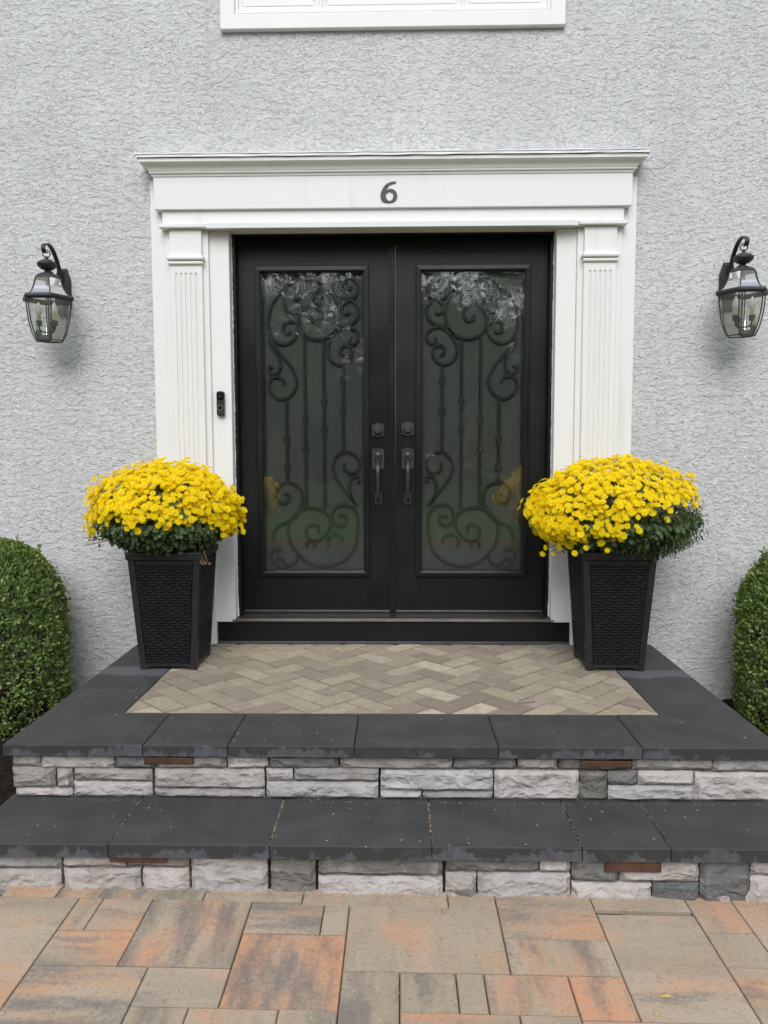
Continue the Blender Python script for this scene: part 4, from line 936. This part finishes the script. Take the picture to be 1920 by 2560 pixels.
def lowR(x, y):
    v = 1.065 - .10*min(1, max(0, -x-.02)/.30) + .012*math.sin(x*31)
    if x > -.06: v += .115*min(1, (x+.06)/.16)
    if x > .33: v += .02
    return v
mumR = mum((1.068, -.385, 1.095), (.402, .35, .266, .175), 'leaning mound of yellow chrysanthemums with bare green stems showing on one side', lowR, [(1.452, -.42, 1.128), (1.465, -.40, 1.10), (1.478, -.38, 1.082), (1.487, -.44, 1.108), (1.455, -.45, 1.065), (1.36, -.62, 1.17), (.718, -.52, .962), (.735, -.60, .945), (.708, -.5, .93), (.95, -.715, .975), (.82, -.66, .955), (.86, -.70, .985), (1.21, -.70, 1.11), (1.08, -.735, 1.065)], 8)
# bare arching stems with shrivelled leaves on the open side
t, g, surf = mumR; b = MB(); lp = []; ld = []
for i in range(150):
    e = np.array([1.068+g.uniform(.02, .40), -.385-g.uniform(.05, .33), 1.04+g.uniform(-.03, .12)])
    rr = ((e[0]-1.068)/.41)**2+((e[1]+.385)/.345)**2
    if rr > 1: e[:2] = np.array([1.068, -.385])+(e[:2]-np.array([1.068, -.385]))/math.sqrt(rr)
    s0 = np.array([1.056+g.uniform(-.02, .13), -.372-g.uniform(.0, .14), .935]); mid = s0*.4+e*.6+np.array([0, 0, -.035])
    pts = spline([tuple(s0), tuple(mid), tuple(e)], 4); b.tube(pts, [.0022-.0001*k for k in range(len(pts))], 4)
    for q in pts[2:]:
        for _ in range(2): lp.append(np.array(q)+g.normal(0, .005, 3)); ld.append(np.array([g.normal(0, .3), g.normal(0, .3), -1.0]))
tag(b.build('bare_stems', MAT['stem'], t, origin=(1.068, -.385, 1.0)), kind='stuff')
lp = np.array(lp); ld = np.array(ld); scatter('shrivelled_leaves', MAT['stem'], [(0,0,0),(.35,.10,.06),(1,.03,-.12),(1,-.03,-.12),(.35,-.10,.06)], [(0,1,2,3,4)], lp, ld, unit(g.normal(size=lp.shape)), g.uniform(.02, .036, len(lp)), t, (1.068, -.385, 1.0), 'stuff')
# dried sprig over the rim of the other pot
t = mumL[0]; g = mumL[1]; b = MB(); lp = []
for k in range(3):
    s0 = (-.93+.03*k*.6, -.50, .955); pts = spline([s0, (-.915+.018*k, -.53, .945), (-.90+.022*k, -.545, .92-.012*k), (-.885+.02*k, -.545, .895-.018*k*(k > 2))], 4)
    b.tube(pts, .0016, 4); lp += pts[3:]
tag(b.build('dried_sprig', MAT['dry'], t), kind='stuff')
lp = np.repeat(np.array(lp), 2, 0); scatter('dried_leaves', MAT['dry'], *LEAF_LOBED, lp, unit(np.array([0, 0, -1.0]) + g.normal(0, .5, lp.shape)), unit(g.normal(size=lp.shape)), g.uniform(.007, .016, len(lp)), t, (-.9, -.53, .9), 'stuff')

# ================================================================== BOXWOODS
def boxwood():
    g = np.random.default_rng(5); n = 40000
    t = thing('boxwood_shrub', (-1.970, -.37, .0), 'clipped green boxwood shrub at the porch edge on the doorbell side', 'shrub', 'clipped boxwoods at the porch ends')
    c = np.array([-1.970, -.37, .0]); rx, ry, H = .335, .325, .975
    d = unit(g.normal(size=(n, 3))); u = np.arctan2(d[:, 1], d[:, 0]); zz = g.random(n)**.9
    # rounded column: superellipse profile
    prof = np.where(zz > .50, (np.maximum(0, 1-((zz-.50)/.50)**2.3))**(1/2.1), 1.0-.08*((.50-zz)/.50)**2)
    top = g.random(n) < .20
    prof = np.where(top, prof*np.sqrt(g.random(n)), prof)
    zt_ = np.where(top, .50+.50*(np.maximum(0, 1-prof**2.1))**(1/2.3), zz)
    lump = 1 + .035*np.sin(u*4+zt_*6) + .028*np.sin(u*9-zt_*15) + .02*np.sin(u*17+zt_*29)
    dep = 1 - np.abs(g.normal(0, .065, n)); spr = g.random(n) < .05; dep = np.where(spr, 1+np.abs(g.normal(0, .042, n)), dep)
    pos = np.stack([rx*prof*lump*dep*np.cos(u), ry*prof*lump*dep*np.sin(u), H*(zt_*(.93+.07*dep))], 1) + c
    thin = np.sin(u*7+zt_*9)*np.sin(u*5-zt_*21)*np.sin(zt_*33+u*2); kp = (thin < .42) | (g.random(n) < .35)
    u, zt_, pos = u[kp], zt_[kp], pos[kp]; n = len(pos)
    nr = unit(np.stack([np.cos(u)*(1.02-zt_**3), np.sin(u)*(1.02-zt_**3), np.clip((zt_-.55)*2.2, 0, 1.6)], 1))
    dr = unit(nr*.55 + np.array([0, 0, .45]) + g.normal(0, .62, (n, 3)))
    scatter('foliage', MAT['box_leaf'], *LEAF_OVAL, pos, dr, unit(nr*.8+np.array([0, 0, .5])+g.normal(0, .45, (n, 3))), g.uniform(.015, .026, n), t, tuple(c), 'stuff')
    b = MB(); sp_, sd_ = [], []
    for i in range(70):      # stray shoots
        a = g.uniform(0, 2*math.pi); h = g.uniform(.15, .93); pr = (max(0, 1-(max(0, h-.5)/.5)**2.3))**(1/2.1)
        s0 = c + np.array([rx*pr*.9*math.cos(a), ry*pr*.9*math.sin(a), H*h]); dv = unit(np.array([math.cos(a)*.7, math.sin(a)*.7, .8+h*.6])+g.normal(0, .3, 3)); L = g.uniform(.05, .10)
        b.tube([tuple(s0), tuple(s0+dv*L*.5), tuple(s0+dv*L)], .0014, 4)
        for q in np.linspace(.35, 1, 6):
            for _ in range(2): sp_.append(s0+dv*L*q); sd_.append(unit(dv*.6+g.normal(0, .7, 3)))
    sp_, sd_ = np.array(sp_), np.array(sd_)
    scatter('shoot_leaves', MAT['box_leaf'], *LEAF_OVAL, sp_, sd_, unit(g.normal(size=sp_.shape)+np.array([0, 0, .6])), g.uniform(.014, .022, len(sp_)), t, tuple(c), 'stuff')
    for i in range(46):
        a = g.uniform(0, 2*math.pi); h = g.uniform(.25, .9); r = g.uniform(.55, .9)
        e = c + np.array([rx*r*math.cos(a), ry*r*math.sin(a), H*h*.95])
        s0 = c + np.array([.05*math.cos(a), .05*math.sin(a), -.06]); m = s0*.5+e*.5+np.array([0, 0, -.08])
        b.tube(spline([tuple(s0), tuple(m), tuple(e)], 3), [.011-.0012*k for k in range(7)], 5)
    b.build('branches', MAT['bark'], t, origin=tuple(c)); return t
bx = boxwood()
def dup(root, loc, rotz, label, scale=(1, 1, 1)):
    r = root.copy(); C.objects.link(r); r.location = loc; r.rotation_euler = (0, 0, rotz); r.scale = scale; r['label'] = label
    for ch in root.children:
        k = ch.copy(); C.objects.link(k); k.parent = r
        for gch in ch.children: q = gch.copy(); C.objects.link(q); q.parent = k
    return r
dup(bx, (2.035, -.37, .0), 2.1, 'clipped green boxwood shrub at the porch edge away from the doorbell', (1.0, 1.0, .99))

# ================================================================== WALL LANTERNS
def lantern():
    cx, cy = -1.725, -.185
    t = thing('wall_lantern', (cx, 0, 2.23), 'black hexagonal glass wall lantern mounted on the doorbell side of the door', 'lantern', 'wall lanterns beside the doorway')
    M = MAT['lantern']
    def hexr(r, z): return [(cx+r*math.cos(R(60*k)), cy+r*math.sin(R(60*k)), z) for k in range(6)]
    w, z0, z1 = .043, 2.115, 2.365
    b = MB(); oc = [(cx-w*.55, z0), (cx+w*.55, z0), (cx+w, z0+.055), (cx+w, z1-.060), (cx+w*.55, z1), (cx-w*.55, z1), (cx-w, z1-.060), (cx-w, z0+.055)]
    ins = [(cx+(x-cx)*.72, 2.24+(z-2.24)*.88) for x, z in oc]
    b.loft([[(x, -.001, z) for x, z in oc], [(x, -.010, z) for x, z in oc], [(x, -.020, z) for x, z in ins]]); b.build('back_plate', M, t, bevel=.001)
    ap = spline([(0, -.016, 2.255), (0, -.030, 2.315), (0, -.062, 2.380), (0, -.110, 2.430), (0, -.160, 2.449), (0, -.203, 2.440), (0, -.220, 2.418), (0, -.206, 2.400), (0, -.188, 2.404)], 5)
    P = [Vector((p[1], p[2])) for p in ap]; rings = []
    for i in range(len(P)):
        tt = (P[min(i+1, len(P)-1)]-P[max(i-1, 0)]).normalized(); nn = Vector((-tt.y, tt.x))*.003
        rings.append([(cx-.0105, P[i].x+nn.x, P[i].y+nn.y), (cx+.0105, P[i].x+nn.x, P[i].y+nn.y), (cx+.0105, P[i].x-nn.x, P[i].y-nn.y), (cx-.0105, P[i].x-nn.x, P[i].y-nn.y)])
    MB().loft(rings).build('arm', M, t)
    MB().tube(spline([(cx, -.018, 2.262), (cx, -.07, 2.285), (cx, -.12, 2.312), (cx, cy+.012, 2.318)], 3), .0065, 6).build('brace', M, t)
    MB().tube([(cx+.0185*math.cos(2*math.pi*i/20), cy, 2.3965+.0185*math.sin(2*math.pi*i/20)) for i in range(20)], .0028, 6, closed=True).build('hanging_ring', M, t, smooth=True)
    b = MB(); b.lathe([(0, 2.386), (.007, 2.384), (.0085, 2.376), (.007, 2.372), (.020, 2.368), (.036, 2.360), (.0455, 2.350), (.0465, 2.3465), (.0445, 2.3445), (.0465, 2.342), (.042, 2.332), (.030, 2.322), (.014, 2.3165), (.010, 2.313), (.013, 2.309), (.010, 2.304)], (cx, cy, 0), 22)
    b.build('finial', M, t, smooth=True, auto=40)
    b = MB(); b.loft([hexr(.0655, 2.276), hexr(.0655, 2.281), hexr(.048, 2.2935), hexr(.026, 2.3015), hexr(.012, 2.309)]); b.build('cap', M, t, bevel=.002)
    rr = []
    for k in range(6):
        a = R(60*k); ca, sa = math.cos(a), math.sin(a)
        rr.append([(cx+(.1165+.0150*math.cos(2*math.pi*j/10))*ca, cy+(.1165+.0150*math.cos(2*math.pi*j/10))*sa, 2.1755+.0130*math.sin(2*math.pi*j/10)) for j in range(10)])
    MB().loft(rr+[rr[0]], True, False).build('rail', M, t, smooth=True, auto=25)
    low = [(.1125, 2.168), (.1115, 2.135), (.1075, 2.095), (.0995, 2.050), (.0875, 2.008), (.0680, 1.968)]
    high = [(.1115, 2.184), (.0940, 2.200), (.0810, 2.222), (.0715, 2.248), (.0640, 2.277)]
    for prof, nm in ((low, 'pane'), (high, 'roof_pane')):
        for k in range(6):
            a, c_ = R(60*k), R(60*k+60)
            b = MB(); b.loft([[(cx+r*math.cos(a), cy+r*math.sin(a), z), (cx+r*math.cos(c_), cy+r*math.sin(c_), z)] for r, z in prof], False); b.build(nm, MAT['clear'], t, smooth=True)
            b = MB(); b.tube(spline([(cx+r*math.cos(a), cy+r*math.sin(a), z) for r, z in prof], 3), .0030, 6); b.build('corner_bar', M, t, smooth=True)
    for r, z, q in ((.0680, 1.968, .0030), (.0640, 2.277, .0030), (.113, 2.166, .003)):
        h = hexr(r, z); b = MB()
        for k in range(6): b.tube([h[k], h[(k+1) % 6]], q, 6)
        b.build('hex_rim', M, t)
    MB().tube([(cx, cy, 1.966), (cx, cy, 2.28)], .0048, 8).build('centre_rod', M, t)
    b = MB(); h = hexr(.066, 1.967); b.tube([h[1], h[4]], .0025, 5); b.build('bottom_bar', M, t)
    for k in range(3):
        a = R(-30+120*k); dx, dy = math.cos(a), math.sin(a); r = .046
        q = lambda rr_, z: (cx+dx*rr_, cy+dy*rr_, z)
        MB().tube(spline([q(.002, 2.012), q(.020, 2.010), q(.037, 2.014), q(r, 2.028), q(r, 2.040)], 3), .0042, 6).build('candle_arm', M, t, smooth=True)
        b = MB(); b.lathe([(.006, 2.036), (.0125, 2.040), (.0135, 2.056), (.0165, 2.060), (.0165, 2.064), (.009, 2.0645)], (cx+dx*r, cy+dy*r, 0), 12); b.build('candle_cup', M, t)
        b = MB(); b.lathe([(.0092, 2.064), (.0092, 2.093), (.004, 2.094)], (cx+dx*r, cy+dy*r, 0), 12); b.build('candle_sleeve', MAT['sleeve'], t, smooth=True, auto=40)
        b = MB(); b.lathe([(.0085, 2.093), (.0135, 2.101), (.0160, 2.112), (.0150, 2.125), (.0105, 2.139), (.0050, 2.150), (.0015, 2.157)], (cx+dx*r, cy+dy*r, 0), 14); b.build('bulb', MAT['bulb'], t, smooth=True)
    return t
ln = lantern()
dup(ln, (1.727, 0, 2.236), 0, 'black hexagonal glass wall lantern mounted on the side away from the doorbell')

# ================================================================== SMALL LITTER
def fallen(name, x, y, z, ang, l, w, label, grp=None, mat='straw'):
    b = MB(); b.add([(-l/2, 0, .001), (-l*.15, w/2, .0035), (l*.3, w*.45, .004), (l/2, 0, .002), (l*.3, -w*.45, .0015), (-l*.15, -w/2, .001)], [(0, 1, 5), (1, 2, 4, 5), (2, 3, 4)])
    o = b.build(name, MAT[mat]); o.location = (x, y, z); o.rotation_euler = (0, 0, ang); tag(o, label, 'leaf', grp); return o
fallen('fallen_leaf', .735, -2.166, wz(.735)+.003, 0.0, .030, .007, 'long yellow leaf blade lying on the large tan walkway paver', mat='straw')
fallen('fallen_leaf', .690, -2.232, wz(.69)+.003, .6, .014, .008, 'small pale yellow leaf scrap lying on the large tan walkway paver')
fallen('fallen_leaf', -.205, -2.010, wz(-.2)+.003, 1.9, .022, .005, 'thin yellow blade lying on the orange streaked walkway paver')
fallen('fallen_leaf', -.930, -.885, .3745, .4, .012, .008, 'tiny tan leaf scrap on the front coping', mat='dry') if False else None
o = MB().tube(spline([(.520, -.985, .3745), (.545, -.975, .3765), (.575, -.968, .377), (.60, -.952, .3745)], 4), .0017, 5).build('fallen_twig', MAT['dry']); tag(o, 'short brown twig lying on the herringbone porch pavers', 'twig')

# ================================================================== ACROSS THE DRIVE (seen mirrored in the glass)
def tree(seed, h, name, label):
    g = np.random.default_rng(seed); t = thing(name, (0, 0, -.07), label, 'tree', 'trees across the driveway')
    b = MB(); b.tube([(0, 0, 0), (.05, .02, h*.25), (-.04, .05, h*.55), (.02, 0, h*.9)], [h*.028, h*.022, h*.014, h*.004], 9)
    tips = []
    for i in range(13):
        a = g.uniform(0, 6.28); z0 = h*g.uniform(.22, .75); L = h*g.uniform(.20, .34); e = (L*math.cos(a), L*math.sin(a), z0+L*g.uniform(.25, .7))
        b.tube(spline([(0, 0, z0), (e[0]*.5, e[1]*.5, z0+(e[2]-z0)*.35), e], 3), [h*.009-h*.001*k for k in range(7)], 5); tips.append(e); tips.append((e[0]*.6, e[1]*.6, (z0+e[2])/2))
    b.build('trunk', MAT['bark'], t, origin=(0, 0, 0))
    tips += [(0, 0, h*.92), (.1*h, 0, h*.82), (-.1*h, .05*h, h*.8)]
    ce = np.array(tips)[g.integers(0, len(tips), 13000)]; n = len(ce)
    pos = ce + g.normal(0, 1, (n, 3))*np.array([h*.062, h*.062, h*.05])
    scatter('crown', MAT['tree_leaf'], *LEAF_OVAL, pos, unit(g.normal(size=(n, 3))+np.array([0, 0, -.5])), unit(g.normal(size=(n, 3))+np.array([0, 0, .8])), g.uniform(.09, .21, n), t, (0, 0, 0), 'stuff')
    return t

trs = [tree(21, 7.4, 'broadleaf_tree', 'leafy tree across the driveway, mirrored in the door glass'), tree(22, 9.4, 'broadleaf_tree', 'tall leafy tree across the driveway, mirrored in the door glass'), tree(23, 7.8, 'broadleaf_tree', 'shorter leafy tree across the driveway, mirrored in the door glass')]
spots = [(-3.4, -21), (4.4, -23), (0.6, -19.5), (-8.5, -22), (8.8, -20), (-13, -24), (14, -24), (-5.8, -27), (1.8, -28), (6.8, -29), (-1.6, -24), (11, -28), (-11, -29)]
for i, (x, y_) in enumerate(spots):
    src = trs[i % 3]
    if i < 3: src.location = (x, y_, -.07)
    else: dup(src, (x, y_, -.07), i*1.3, src['label'], (1, 1, 1+.06*(i % 4)))
g = np.random.default_rng(77); n = 26000
pos = np.stack([g.uniform(-32, 32, n), -31-g.uniform(0, 6, n), 7.0*g.random(n)**1.0], 1); pos[:, 2] *= .75+.25*np.sin(pos[:, 0]*.55)+.1*np.sin(pos[:, 0]*1.7)
scatter('woodland', MAT['tree_leaf'], *LEAF_OVAL, pos, unit(g.normal(size=(n, 3))), unit(g.normal(size=(n, 3))+np.array([0, 0, .6])), g.uniform(.4, .8, n), None, (0, -34, 0), 'stuff')['label'] = 'dense green woodland edge beyond the lawn'
